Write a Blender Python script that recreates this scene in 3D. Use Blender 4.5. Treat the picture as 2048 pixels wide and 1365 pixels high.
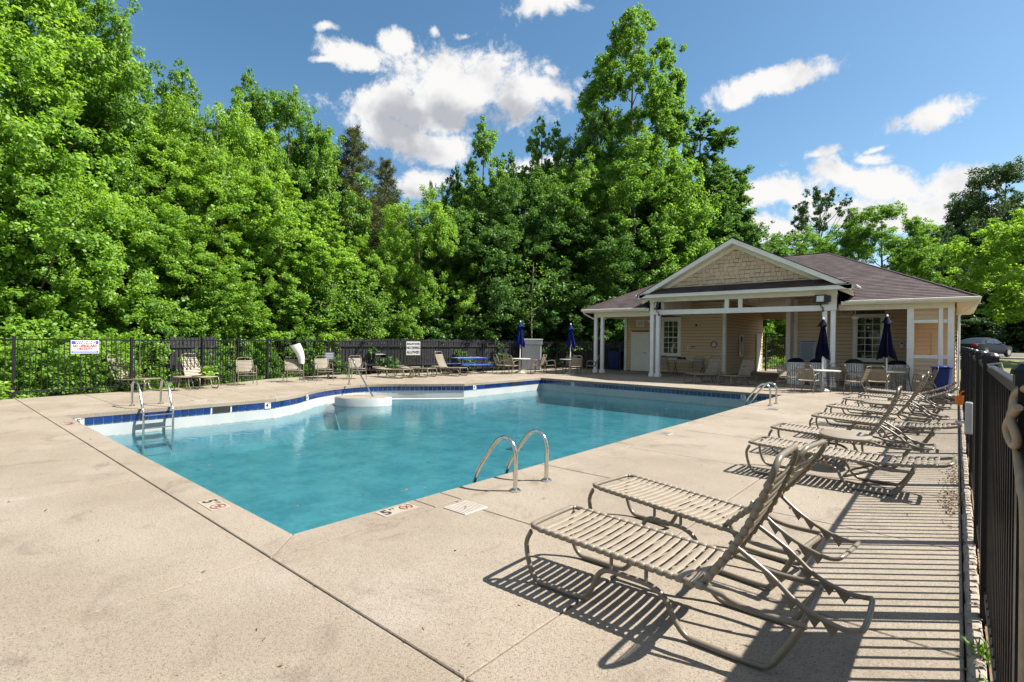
import bpy, bmesh, math, random
import numpy as np
from mathutils import Vector, Matrix

# ------------------------------------------------------------------ camera, world, sun
for o in list(bpy.data.objects): bpy.data.objects.remove(o, do_unlink=True)
scene = bpy.context.scene
COL = scene.collection
R = math.radians
F_PX, YAW, PITCH, ROLL, EYE = 1035.5, R(40.672), R(0.1069), R(0.6751), 1.6
_cp, _sp, _cr, _sr = math.cos(PITCH), math.sin(PITCH), math.cos(ROLL), math.sin(ROLL)
M_ = np.array([[_cr,-_sr,0],[_sr,_cr,0],[0,0,1]]) @ np.array([[1,0,0],[0,_cp,-_sp],[0,_sp,_cp]])
W_ = np.array([[math.cos(YAW),math.sin(YAW),0],[0,0,-1],[-math.sin(YAW),math.cos(YAW),0]])
C_ = M_ @ W_                                   # rows: camera right, down, forward in the world
def ray(x, y):
    return C_.T @ np.array([(x-1024)/F_PX, (y-682.5)/F_PX, 1.0])
def ground_at(x, y, z=0.0):
    d = ray(x, y); t = (z-EYE)/d[2]; return (d[0]*t, d[1]*t)
cd = bpy.data.cameras.new('camera'); cam = bpy.data.objects.new('camera', cd); COL.objects.link(cam)
cd.sensor_width = 36; cd.lens = F_PX*36/2048; cd.clip_start = 0.05; cd.clip_end = 3000
mw = Matrix.Identity(4)
for i in range(3):
    mw[i][0] = C_[0][i]; mw[i][1] = -C_[1][i]; mw[i][2] = -C_[2][i]
mw[2][3] = EYE
cam.matrix_world = mw
scene.camera = cam
scene.render.resolution_x, scene.render.resolution_y = 1024, 682
scene.render.engine = 'CYCLES'
cy = scene.cycles
cy.max_bounces = 9; cy.diffuse_bounces = 6; cy.glossy_bounces = 3; cy.transmission_bounces = 4; cy.transparent_max_bounces = 10
cy.caustics_reflective = False; cy.caustics_refractive = False
cy.use_denoising = True; cy.denoiser = 'OPENIMAGEDENOISE'; cy.sample_clamp_indirect = 4
try: cy.denoising_prefilter = 'ACCURATE'
except Exception: pass
scene.view_settings.view_transform = 'Standard'; scene.view_settings.look = 'None'
scene.view_settings.exposure = 1.62; scene.view_settings.gamma = 1.0; scene.view_settings.use_curve_mapping = False

SUN_AZ, SUN_EL = R(40.0), R(50.0)             # azimuth from +X towards +Y
sd = bpy.data.lights.new('sun', 'SUN'); sd.energy = 4.1; sd.angle = R(0.53); sd.color = (1.0, 0.935, 0.835)
sun = bpy.data.objects.new('sun', sd); COL.objects.link(sun)
sv = Vector((math.cos(SUN_EL)*math.cos(SUN_AZ), math.cos(SUN_EL)*math.sin(SUN_AZ), math.sin(SUN_EL)))
sun.rotation_euler = sv.to_track_quat('Z', 'Y').to_euler()

world = bpy.data.worlds.new('World'); scene.world = world; world.use_nodes = True
def build_world():
    nt = world.node_tree; N = nt.nodes; L = nt.links; N.clear()
    out = N.new('ShaderNodeOutputWorld'); bg = N.new('ShaderNodeBackground'); bg.inputs['Strength'].default_value = 0.13
    L.new(bg.outputs[0], out.inputs[0])
    sky = N.new('ShaderNodeTexSky'); sky.sky_type = 'NISHITA'; sky.sun_disc = False
    sky.sun_elevation = SUN_EL; sky.sun_rotation = R(90)-SUN_AZ
    sky.altitude = 200; sky.air_density = 1.0; sky.dust_density = 0.9; sky.ozone_density = 1.6
    tc = N.new('ShaderNodeTexCoord')
    def math_(op, a, b=None, clamp=False):
        n = N.new('ShaderNodeMath'); n.operation = op; n.use_clamp = clamp
        for i, v in enumerate((a, b)):
            if v is None: continue
            if isinstance(v, (int, float)): n.inputs[i].default_value = v
            else: L.new(v, n.inputs[i])
        return n.outputs[0]
    def dot(v, c):
        n = N.new('ShaderNodeVectorMath'); n.operation = 'DOT_PRODUCT'; L.new(v, n.inputs[0]); n.inputs[1].default_value = c
        return n.outputs['Value']
    nrm = N.new('ShaderNodeVectorMath'); nrm.operation = 'NORMALIZE'; L.new(tc.outputs['Generated'], nrm.inputs[0])
    D = nrm.outputs[0]
    # slow warp so that the masses are not ellipses
    n1 = N.new('ShaderNodeTexNoise'); n1.inputs['Scale'].default_value = 6.0; n1.inputs['Detail'].default_value = 3
    L.new(D, n1.inputs['Vector'])
    sub = N.new('ShaderNodeVectorMath'); sub.operation = 'SUBTRACT'; L.new(n1.outputs['Color'], sub.inputs[0]); sub.inputs[1].default_value = (.5,.5,.5)
    scl = N.new('ShaderNodeVectorMath'); scl.operation = 'SCALE'; L.new(sub.outputs[0], scl.inputs[0]); scl.inputs['Scale'].default_value = 0.065
    add = N.new('ShaderNodeVectorMath'); add.operation = 'ADD'; L.new(D, add.inputs[0]); L.new(scl.outputs[0], add.inputs[1])
    DW = add.outputs[0]
    clouds = [ # where each cumulus mass stands in the sky: position, half width, half height, tilt, thickness
      (925,165,168,76,6,1),(850,215,130,62,0,1),(760,225,85,48,-10,1),(1035,200,80,62,10,1),(800,268,130,42,14,1),(885,292,68,34,0,1),
      (705,118,70,34,8,1),(790,84,48,24,0,.9),(650,128,42,12,0,.7),(660,64,34,13,0,.65),(1092,22,62,30,-8,1),(872,48,20,20,40,.6),(935,58,44,12,10,.42),
      (850,362,66,30,-8,1),(1075,336,80,22,0,.9),(1100,152,26,18,0,.5),
      (1545,163,118,31,-12,1),(1480,188,46,20,0,.9),(1868,232,86,26,-22,.9),(1752,290,34,10,-14,.6),
      (1552,376,96,30,-6,1),(1690,340,84,34,20,.9),(1790,372,130,40,10,.85),(1905,360,110,38,-12,.9),(2004,334,48,18,-14,.9),(1640,300,70,14,-25,.62),(1735,310,60,18,10,.7),(1480,400,60,18,-10,.7),(1620,395,70,14,-10,.7),
      (1668,422,120,34,-6,.85),(1830,430,140,38,-6,.85),(1545,462,90,32,-4,1),(1400,470,120,30,0,.6),(1960,420,110,36,0,.7),
      (250,280,60,30,0,.5),(-260,300,200,60,0,.9),(2400,250,200,60,0,.9),(2350,420,260,70,0,.9)]
    field = None; shade = None
    for (x, y, hw, hh, tilt, th) in clouds:
        c = ray(x, y); c = c/np.linalg.norm(c)
        a = ray(x+1, y)-ray(x, y); a = a-c*np.dot(a, c); a /= np.linalg.norm(a)
        b = np.cross(c, a); b = b if b[2] > 0 else -b
        t = R(tilt); a, b = a*math.cos(t)-b*math.sin(t), b*math.cos(t)+a*math.sin(t)
        k = 1.0/np.linalg.norm(ray(x, y))
        ra, rb = hw*k/F_PX, hh*k/F_PX
        u = dot(DW, tuple(a/ra)); v = dot(DW, tuple(b/rb))
        q = math_('ADD', math_('MULTIPLY', u, u), math_('MULTIPLY', v, v))
        front = dot(D, tuple(c))
        e = math_('SUBTRACT', 1.0, math_('SQRT', q))
        e = math_('MULTIPLY', math_('MAXIMUM', e, -1.5), 1.0)
        e = math_('ADD', e, (th-1.0)*0.9)
        e = math_('SUBTRACT', e, math_('MULTIPLY', math_('LESS_THAN', front, 0.3), 5.0))
        if field is None: field = e
        else:
            n = N.new('ShaderNodeMath'); n.operation = 'SMOOTH_MAX'; L.new(field, n.inputs[0]); L.new(e, n.inputs[1]); n.inputs[2].default_value = 0.12; field = n.outputs[0]
    # scattered cumulus added outside the view to fill the shaded facade with light
    n4 = N.new('ShaderNodeTexNoise'); n4.inputs['Scale'].default_value = 3.4; n4.inputs['Detail'].default_value = 3; L.new(DW, n4.inputs['Vector'])
    rest = math_('MULTIPLY', math_('SUBTRACT', n4.outputs['Fac'], 0.50), 5.0)
    infront = math_('MULTIPLY', math_('SUBTRACT', dot(D, (-0.652,0.758,0.0)), 0.30), 12.0, True)
    rest = math_('SUBTRACT', rest, math_('MULTIPLY', infront, 4.0))
    rest = math_('MINIMUM', rest, 0.8)
    field = math_('MAXIMUM', field, rest)
    n2 = N.new('ShaderNodeTexNoise'); n2.inputs['Scale'].default_value = 22.0; n2.inputs['Detail'].default_value = 12; n2.inputs['Roughness'].default_value = 0.69
    L.new(DW, n2.inputs['Vector'])
    f2 = math_('ADD', math_('ADD', field, 0.16), math_('MULTIPLY', math_('SUBTRACT', n2.outputs['Fac'], 0.5), 2.45))
    mr = N.new('ShaderNodeMapRange'); mr.interpolation_type = 'SMOOTHSTEP'
    L.new(f2, mr.inputs['Value']); mr.inputs['From Min'].default_value = 0.0; mr.inputs['From Max'].default_value = 0.62
    # shading of the masses: grey thick undersides and soft relief
    n3 = N.new('ShaderNodeTexNoise'); n3.inputs['Scale'].default_value = 7.0; n3.inputs['Detail'].default_value = 5
    sh_off = N.new('ShaderNodeVectorMath'); sh_off.operation = 'ADD'; L.new(DW, sh_off.inputs[0]); sh_off.inputs[1].default_value = (0.3,0.1,0.0)
    L.new(sh_off.outputs[0], n3.inputs['Vector'])
    sh2 = N.new('ShaderNodeVectorMath'); sh2.operation = 'ADD'; L.new(sh_off.outputs[0], sh2.inputs[0]); sh2.inputs[1].default_value = (.018,.014,.030)
    n5 = N.new('ShaderNodeTexNoise'); n5.inputs['Scale'].default_value = 7.0; n5.inputs['Detail'].default_value = 5; L.new(sh2.outputs[0], n5.inputs['Vector'])
    g = math_('MULTIPLY', math_('SUBTRACT', n5.outputs['Fac'], n3.outputs['Fac']), 3.2)     # sides turned away from the sun
    for (x, y, hw, hh, k_) in ((850,222,150,58,1.0),(990,242,110,40,.85),(800,290,120,34,.4),(850,385,80,26,.6),(1545,182,100,18,.3),(1860,255,60,14,.3),(1800,420,220,26,.3),(1100,36,50,16,.35)):
        c = ray(x, y); k = 1/np.linalg.norm(c); c = c*k; a = ray(x+1, y)-ray(x, y); a = a-c*np.dot(a, c); a /= np.linalg.norm(a); b = np.cross(c, a)
        u = dot(DW, tuple(a/(hw*k/F_PX))); v = dot(DW, tuple(b/(hh*k/F_PX)))
        e = math_('SUBTRACT', 1.0, math_('SQRT', math_('ADD', math_('MULTIPLY', u, u), math_('MULTIPLY', v, v))))
        g = math_('ADD', g, math_('MULTIPLY', math_('MAXIMUM', e, 0.0), k_))
    gr = N.new('ShaderNodeMapRange'); gr.interpolation_type = 'SMOOTHSTEP'; L.new(g, gr.inputs['Value'])
    gr.inputs['From Min'].default_value = 0.0; gr.inputs['From Max'].default_value = 0.80
    cc = N.new('ShaderNodeMix'); cc.data_type = 'RGBA'; L.new(gr.outputs[0], cc.inputs[0])
    cc.inputs[6].default_value = (2.42,2.40,2.38,1); cc.inputs[7].default_value = (1.28,1.31,1.42,1)
    hs = N.new('ShaderNodeHueSaturation'); hs.inputs['Saturation'].default_value = 1.18; hs.inputs['Hue'].default_value = 0.49; hs.inputs['Value'].default_value = 0.40; L.new(sky.outputs[0], hs.inputs['Color'])
    mx = N.new('ShaderNodeMix'); mx.data_type = 'RGBA'; L.new(mr.outputs[0], mx.inputs[0]); L.new(hs.outputs[0], mx.inputs[6]); L.new(cc.outputs[2], mx.inputs[7])
    L.new(mx.outputs[2], bg.inputs['Color'])
build_world()

# ------------------------------------------------------------------ materials
MATS = {}
def mat(name, col, rough=0.6, metal=0.0, var=0.0, vscale=5.0, bump=0.0, bscale=40.0, col2=None, spec=0.5, coat=0.0, detail=5):
    m = bpy.data.materials.new(name); m.use_nodes = True; MATS[name] = m
    nt = m.node_tree; N = nt.nodes; L = nt.links; b = N['Principled BSDF']
    b.inputs['Base Color'].default_value = (*col, 1); b.inputs['Roughness'].default_value = rough
    b.inputs['Metallic'].default_value = metal; b.inputs['Specular IOR Level'].default_value = spec; b.inputs['Coat Weight'].default_value = coat
    tc = N.new('ShaderNodeTexCoord')
    if var > 0 or col2:
        n = N.new('ShaderNodeTexNoise'); n.inputs['Scale'].default_value = vscale; n.inputs['Detail'].default_value = detail; n.inputs['Roughness'].default_value = .6
        L.new(tc.outputs['Object'], n.inputs['Vector'])
        r = N.new('ShaderNodeMapRange'); r.inputs['From Min'].default_value = .32; r.inputs['From Max'].default_value = .68
        L.new(n.outputs['Fac'], r.inputs['Value'])
        mx = N.new('ShaderNodeMix'); mx.data_type = 'RGBA'; L.new(r.outputs[0], mx.inputs[0])
        c2 = col2 if col2 else tuple(c*(1-var) for c in col)
        c1 = col if col2 else tuple(min(1, c*(1+var*.5)) for c in col)
        mx.inputs[6].default_value = (*c1, 1); mx.inputs[7].default_value = (*c2, 1)
        L.new(mx.outputs[2], b.inputs['Base Color'])
    if bump > 0:
        n = N.new('ShaderNodeTexNoise'); n.inputs['Scale'].default_value = bscale; n.inputs['Detail'].default_value = 4
        L.new(tc.outputs['Object'], n.inputs['Vector'])
        bp = N.new('ShaderNodeBump'); bp.inputs['Strength'].default_value = bump; bp.inputs['Distance'].default_value = .01
        L.new(n.outputs['Fac'], bp.inputs['Height']); L.new(bp.outputs[0], b.inputs['Normal'])
    return m

mat('strap', (.228,.193,.146), .45, var=.12, vscale=9)
mat('frame', (.160,.137,.106), .32, var=.10, vscale=14, spec=.5)
mat('steel', (.62,.60,.56), .16, metal=1.0, var=.15, vscale=20)
mat('fence', (.012,.012,.016), .35, var=.3, vscale=7, spec=.3)
mat('white', (.80,.79,.78), .45, var=.07, vscale=3, bump=.05)
mat('trim', (.78,.765,.72), .5, var=.10, vscale=2.2, bump=.06)
mat('cream', (.76,.71,.58), .5, var=.08, vscale=3)
mat('soffit', (.70,.62,.57), .6, var=.08, vscale=2)
mat('door', (.76,.76,.71), .4, var=.05, vscale=4)
mat('tabletop', (.50,.485,.455), .35, var=.06, vscale=6)
mat('navy', (.004,.005,.022), .8, spec=.1, var=.4, vscale=7, bump=.25, bscale=60)
mat('blue_canvas', (.006,.014,.12), .75, spec=.1, var=.35, vscale=7, bump=.25, bscale=60)
mat('bin_blue', (.005,.03,.19), .4, spec=.3, var=.15, vscale=3, bump=.05)
mat('bench_blue', (.01,.07,.42), .3, var=.15, vscale=6)
mat('black', (.015,.015,.016), .45, var=.3, vscale=8)
mat('dark_metal', (.03,.03,.034), .35, metal=.3)
mat('lamp_glass', (.70,.69,.62), .25)
mat('sign_white', (.56,.56,.56), .35, var=.05, vscale=5)
mat('sign_red', (.32,.03,.028), .45)
mat('sign_blue', (.03,.06,.36), .45)
mat('sign_black', (.02,.02,.02), .45)
mat('sign_grey', (.35,.38,.46), .5)
mat('orange', (.75,.20,.02), .45, var=.2, vscale=20)
mat('box_grey', (.42,.43,.44), .4, var=.14, vscale=4, bump=.05)
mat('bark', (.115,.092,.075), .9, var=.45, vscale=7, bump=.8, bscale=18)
mat('bark_pale', (.26,.22,.18), .9, var=.4, vscale=6, bump=.7, bscale=18)
mat('board', (.018,.018,.024), .7, var=.45, vscale=4, bump=.3, bscale=30)
mat('stone', (.42,.40,.36), .8, var=.2, vscale=10, bump=.4)
mat('asphalt', (.075,.075,.08), .85, var=.25, vscale=1.2, bump=.3, bscale=60)
mat('kerb', (.36,.32,.26), .85, var=.2, vscale=3, bump=.3)
mat('joint', (.055,.045,.036), .95, var=.5, vscale=30)
mat('brick_edge', (.29,.25,.20), .85, var=.25, vscale=12, bump=.4)
mat('lid', (.34,.31,.275), .6, var=.1, vscale=10)
mat('mark_tile', (.30,.26,.215), .5, var=.1, vscale=20)
mat('leaf_dry', (.17,.10,.055), .9, var=.4, vscale=30)
mat('exit', (.62,.30,.22), .5)
mat('ring_red', (.17,.03,.025), .5)
mat('hose', (.40,.30,.20), .6, var=.2, vscale=20)
mat('car_paint', (.014,.020,.034), .45, metal=.0, coat=.0, spec=.15, var=.05)
mat('car_glass', (.012,.013,.015), .06, spec=.8)
mat('rubber', (.012,.012,.012), .8)
mat('tail_red', (.35,.01,.01), .25)
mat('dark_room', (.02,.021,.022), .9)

def glass_mat():
    m = bpy.data.materials.new('window_glass'); m.use_nodes = True; MATS['glass'] = m
    b = m.node_tree.nodes['Principled BSDF']; b.inputs['Base Color'].default_value = (.016,.020,.018,1); b.inputs['Roughness'].default_value = .04
    b.inputs['Specular IOR Level'].default_value = .9
glass_mat()

def deck_mat():
    m = bpy.data.materials.new('knockdown_concrete'); m.use_nodes = True; MATS['deck'] = m
    nt = m.node_tree; N = nt.nodes; L = nt.links; b = N['Principled BSDF']; b.inputs['Roughness'].default_value = .82; b.inputs['Specular IOR Level'].default_value = .3
    tc = N.new('ShaderNodeTexCoord'); P = tc.outputs['Object']
    def noise(s, d=4, r=.55, dist=0):
        n = N.new('ShaderNodeTexNoise'); n.inputs['Scale'].default_value = s; n.inputs['Detail'].default_value = d; n.inputs['Roughness'].default_value = r; n.inputs['Distortion'].default_value = dist
        L.new(P, n.inputs['Vector']); return n.outputs['Fac']
    def ramp(v, a, bb):
        r = N.new('ShaderNodeMapRange'); r.interpolation_type = 'SMOOTHSTEP'; L.new(v, r.inputs['Value']); r.inputs['From Min'].default_value = a; r.inputs['From Max'].default_value = bb; return r.outputs[0]
    def mix(f, a, bb):
        x = N.new('ShaderNodeMix'); x.data_type = 'RGBA'
        if isinstance(f, float): x.inputs[0].default_value = f
        else: L.new(f, x.inputs[0])
        for i, v in ((6, a), (7, bb)):
            if isinstance(v, tuple): x.inputs[i].default_value = (*v, 1)
            else: L.new(v, x.inputs[i])
        return x.outputs[2]
    def mul(a, k):
        n = N.new('ShaderNodeMath'); n.operation = 'MULTIPLY'; L.new(a, n.inputs[0])
        if isinstance(k, float): n.inputs[1].default_value = k
        else: L.new(k, n.inputs[1])
        return n.outputs[0]
    c = mix(ramp(noise(.55, 6, .62), .36, .66), (.275,.239,.192), (.228,.193,.150))       # broad weathering
    c = mix(mul(ramp(noise(1.7, 7, .72, .8), .52, .70), .62), c, (.140,.112,.086))        # dirty patches
    c = mix(mul(ramp(noise(.9, 4, .5), .56, .7), .5), c, (.315,.282,.242))                 # bleached areas
    flecks = noise(95, 4, .65, 1.2)
    c = mix(mul(ramp(flecks, .54, .61), .80), c, (.088,.068,.052))                        # dirt in the pits of the texture
    c = mix(mul(ramp(noise(160, 2), .58, .72), .4), c, (.095,.074,.056))
    L.new(c, b.inputs['Base Color'])
    bp = N.new('ShaderNodeBump'); bp.inputs['Strength'].default_value = .55; bp.inputs['Distance'].default_value = .004; bp.invert = True
    L.new(ramp(flecks, .42, .66), bp.inputs['Height']); L.new(bp.outputs[0], b.inputs['Normal'])
deck_mat()

def plaster_mat():
    m = bpy.data.materials.new('pool_plaster'); m.use_nodes = True; MATS['plaster'] = m
    nt = m.node_tree; N = nt.nodes; L = nt.links; b = N['Principled BSDF']; b.inputs['Roughness'].default_value = .6
    tc = N.new('ShaderNodeTexCoord'); sep = N.new('ShaderNodeSeparateXYZ'); L.new(tc.outputs['Object'], sep.inputs[0])
    n = N.new('ShaderNodeTexNoise'); n.inputs['Scale'].default_value = 1.6; n.inputs['Detail'].default_value = 6; L.new(tc.outputs['Object'], n.inputs['Vector'])
    r = N.new('ShaderNodeMapRange'); r.inputs['From Min'].default_value = .35; r.inputs['From Max'].default_value = .7; L.new(n.outputs['Fac'], r.inputs['Value'])
    mx = N.new('ShaderNodeMix'); mx.data_type = 'RGBA'; L.new(r.outputs[0], mx.inputs[0]); mx.inputs[6].default_value = (.38,.40,.40,1); mx.inputs[7].default_value = (.31,.35,.36,1)
    # scum line just above the water and speckles of dirt
    n2 = N.new('ShaderNodeTexNoise'); n2.inputs['Scale'].default_value = 9; n2.inputs['Detail'].default_value = 8; n2.inputs['Roughness'].default_value = .8; L.new(tc.outputs['Object'], n2.inputs['Vector'])
    zz = N.new('ShaderNodeMath'); zz.operation = 'MULTIPLY_ADD'; L.new(n2.outputs['Fac'], zz.inputs[0]); zz.inputs[1].default_value = .05; L.new(sep.outputs[2], zz.inputs[2])
    a = N.new('ShaderNodeMapRange'); a.inputs['From Min'].default_value = -.488; a.inputs['From Max'].default_value = -.468; a.inputs['To Min'].default_value = 1; a.inputs['To Max'].default_value = 0; L.new(zz.outputs[0], a.inputs['Value'])
    r3 = N.new('ShaderNodeMapRange'); r3.inputs['From Min'].default_value = .44; r3.inputs['From Max'].default_value = .6; L.new(n2.outputs['Fac'], r3.inputs['Value'])
    a2 = N.new('ShaderNodeMapRange'); a2.inputs['From Min'].default_value = -.56; a2.inputs['From Max'].default_value = -.53; L.new(sep.outputs[2], a2.inputs['Value'])
    m_b = N.new('ShaderNodeMath'); m_b.operation = 'MULTIPLY'; L.new(a.outputs[0], m_b.inputs[0]); L.new(a2.outputs[0], m_b.inputs[1])
    mm = N.new('ShaderNodeMath'); mm.operation = 'MULTIPLY'; L.new(m_b.outputs[0], mm.inputs[0]); L.new(r3.outputs[0], mm.inputs[1])
    m3 = N.new('ShaderNodeMix'); m3.data_type = 'RGBA'; L.new(mm.outputs[0], m3.inputs[0]); L.new(mx.outputs[2], m3.inputs[6]); m3.inputs[7].default_value = (.20,.19,.16,1)
    L.new(m3.outputs[2], b.inputs['Base Color'])
plaster_mat()

def floor_mat():
    m = bpy.data.materials.new('pool_floor_plaster'); m.use_nodes = True; MATS['pool_floor'] = m
    nt = m.node_tree; N = nt.nodes; L = nt.links; b = N['Principled BSDF']; b.inputs['Roughness'].default_value = .7
    tc = N.new('ShaderNodeTexCoord')
    n = N.new('ShaderNodeTexNoise'); n.inputs['Scale'].default_value = 1.5; n.inputs['Detail'].default_value = 11; n.inputs['Roughness'].default_value = .74; L.new(tc.outputs['Object'], n.inputs['Vector'])
    r = N.new('ShaderNodeMapRange'); r.inputs['From Min'].default_value = .40; r.inputs['From Max'].default_value = .60; L.new(n.outputs['Fac'], r.inputs['Value'])
    mx = N.new('ShaderNodeMix'); mx.data_type = 'RGBA'; L.new(r.outputs[0], mx.inputs[0]); mx.inputs[6].default_value = (.44,.52,.53,1); mx.inputs[7].default_value = (.22,.34,.37,1)
    n2 = N.new('ShaderNodeTexNoise'); n2.inputs['Scale'].default_value = 3.2; n2.inputs['Detail'].default_value = 7; n2.inputs['Roughness'].default_value = .75; L.new(tc.outputs['Object'], n2.inputs['Vector'])
    r2 = N.new('ShaderNodeMapRange'); r2.inputs['From Min'].default_value = .61; r2.inputs['From Max'].default_value = .68; L.new(n2.outputs['Fac'], r2.inputs['Value'])
    m2 = N.new('ShaderNodeMix'); m2.data_type = 'RGBA'; L.new(r2.outputs[0], m2.inputs[0]); L.new(mx.outputs[2], m2.inputs[6]); m2.inputs[7].default_value = (.07,.14,.12,1)
    L.new(m2.outputs[2], b.inputs['Base Color'])
floor_mat()

def water_mat():
    m = bpy.data.materials.new('water'); m.use_nodes = True; MATS['water'] = m
    nt = m.node_tree; N = nt.nodes; L = nt.links; N.clear()
    out = N.new('ShaderNodeOutputMaterial'); tr = N.new('ShaderNodeBsdfTransparent'); tr.inputs[0].default_value = (.30,.61,.69,1)
    df = N.new('ShaderNodeBsdfDiffuse'); df.inputs[0].default_value = (.036,.125,.155,1)
    gl = N.new('ShaderNodeBsdfGlossy'); gl.inputs['Roughness'].default_value = .07; gl.inputs[0].default_value = (1,1,1,1)
    m0 = N.new('ShaderNodeMixShader'); m0.inputs[0].default_value = .22; L.new(tr.outputs[0], m0.inputs[1]); L.new(df.outputs[0], m0.inputs[2])
    tc = N.new('ShaderNodeTexCoord'); mp = N.new('ShaderNodeMapping'); L.new(tc.outputs['Object'], mp.inputs[0]); mp.inputs['Rotation'].default_value = (0,0,.5); mp.inputs['Scale'].default_value = (1,1.6,1)
    n = N.new('ShaderNodeTexNoise'); n.inputs['Scale'].default_value = 4.2; n.inputs['Detail'].default_value = 6; L.new(mp.outputs[0], n.inputs['Vector'])
    bp = N.new('ShaderNodeBump'); bp.inputs['Strength'].default_value = .26; bp.inputs['Distance'].default_value = .03; L.new(n.outputs['Fac'], bp.inputs['Height'])
    fr = N.new('ShaderNodeFresnel'); fr.inputs['IOR'].default_value = 1.22; L.new(bp.outputs[0], fr.inputs['Normal']); L.new(bp.outputs[0], gl.inputs['Normal'])
    mx = N.new('ShaderNodeMixShader'); L.new(fr.outputs[0], mx.inputs[0]); L.new(m0.outputs[0], mx.inputs[1]); L.new(gl.outputs[0], mx.inputs[2]); L.new(mx.outputs[0], out.inputs[0])
water_mat()

def tile_mat():
    m = bpy.data.materials.new('cobalt_tile'); m.use_nodes = True; MATS['tile'] = m
    nt = m.node_tree; N = nt.nodes; L = nt.links; b = N['Principled BSDF']; b.inputs['Roughness'].default_value = .12; b.inputs['Specular IOR Level'].default_value = .7
    oi = N.new('ShaderNodeObjectInfo'); tc = N.new('ShaderNodeTexCoord')
    n = N.new('ShaderNodeTexNoise'); n.inputs['Scale'].default_value = 25; n.inputs['Detail'].default_value = 5; L.new(tc.outputs['Object'], n.inputs['Vector'])
    ad = N.new('ShaderNodeMath'); ad.operation = 'MULTIPLY_ADD'; L.new(oi.outputs['Random'], ad.inputs[0]); ad.inputs[1].default_value = .6; L.new(n.outputs['Fac'], ad.inputs[2])
    r = N.new('ShaderNodeValToRGB'); r.color_ramp.elements[0].position = .3; r.color_ramp.elements[0].color = (.003,.009,.045,1); r.color_ramp.elements[1].position = 1.05; r.color_ramp.elements[1].color = (.006,.032,.14,1)
    L.new(ad.outputs[0], r.inputs[0]); L.new(r.outputs[0], b.inputs['Base Color'])
tile_mat()

def siding_mat():
    for nm, c1, c2 in (('siding', (.62,.465,.305), (.56,.41,.26)), ('shingle', (.70,.53,.38), (.57,.42,.29))):
        m = bpy.data.materials.new(nm); m.use_nodes = True; MATS[nm] = m
        nt = m.node_tree; N = nt.nodes; L = nt.links; b = N['Principled BSDF']; b.inputs['Roughness'].default_value = .65
        oi = N.new('ShaderNodeObjectInfo'); tc = N.new('ShaderNodeTexCoord')
        mp = N.new('ShaderNodeMapping'); mp.inputs['Scale'].default_value = (2,2,14) if nm == 'siding' else (30,30,4); L.new(tc.outputs['Object'], mp.inputs[0])
        n = N.new('ShaderNodeTexNoise'); n.inputs['Scale'].default_value = 1.0; n.inputs['Detail'].default_value = 5; L.new(mp.outputs[0], n.inputs['Vector'])
        ad = N.new('ShaderNodeMath'); ad.operation = 'MULTIPLY_ADD'; L.new(oi.outputs['Random'], ad.inputs[0]); ad.inputs[1].default_value = .7 if nm == 'shingle' else 0; L.new(n.outputs['Fac'], ad.inputs[2])
        mx = N.new('ShaderNodeMix'); mx.data_type = 'RGBA'; L.new(ad.outputs[0], mx.inputs[0]); mx.inputs[6].default_value = (*c1, 1); mx.inputs[7].default_value = (*c2, 1)
        L.new(mx.outputs[2], b.inputs['Base Color'])
        bp = N.new('ShaderNodeBump'); bp.inputs['Strength'].default_value = .25; bp.inputs['Distance'].default_value = .003; L.new(n.outputs['Fac'], bp.inputs['Height']); L.new(bp.outputs[0], b.inputs['Normal'])
siding_mat()

def roof_mat():
    m = bpy.data.materials.new('asphalt_shingles'); m.use_nodes = True; MATS['roof'] = m
    nt = m.node_tree; N = nt.nodes; L = nt.links; b = N['Principled BSDF']; b.inputs['Roughness'].default_value = .9
    tc = N.new('ShaderNodeTexCoord'); uv = N.new('ShaderNodeUVMap'); uv.uv_map = 'UVMap'
    br = N.new('ShaderNodeTexBrick'); L.new(uv.outputs[0], br.inputs['Vector']); br.inputs['Scale'].default_value = 1.0
    br.inputs['Brick Width'].default_value = .30; br.inputs['Row Height'].default_value = .142; br.inputs['Mortar Size'].default_value = .006
    br.inputs['Color1'].default_value = (.076,.051,.056,1); br.inputs['Color2'].default_value = (.040,.028,.031,1); br.inputs['Mortar'].default_value = (.05,.032,.036,1)
    n = N.new('ShaderNodeTexNoise'); n.inputs['Scale'].default_value = 1.1; n.inputs['Detail'].default_value = 7; L.new(tc.outputs['Object'], n.inputs['Vector'])
    r = N.new('ShaderNodeMapRange'); r.inputs['From Min'].default_value = .35; r.inputs['From Max'].default_value = .7; r.inputs['To Min'].default_value = 1.25; r.inputs['To Max'].default_value = .75; L.new(n.outputs['Fac'], r.inputs['Value'])
    mx = N.new('ShaderNodeVectorMath'); mx.operation = 'SCALE'; L.new(br.outputs['Color'], mx.inputs[0]); L.new(r.outputs[0], mx.inputs['Scale']); L.new(mx.outputs[0], b.inputs['Base Color'])
roof_mat()

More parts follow.
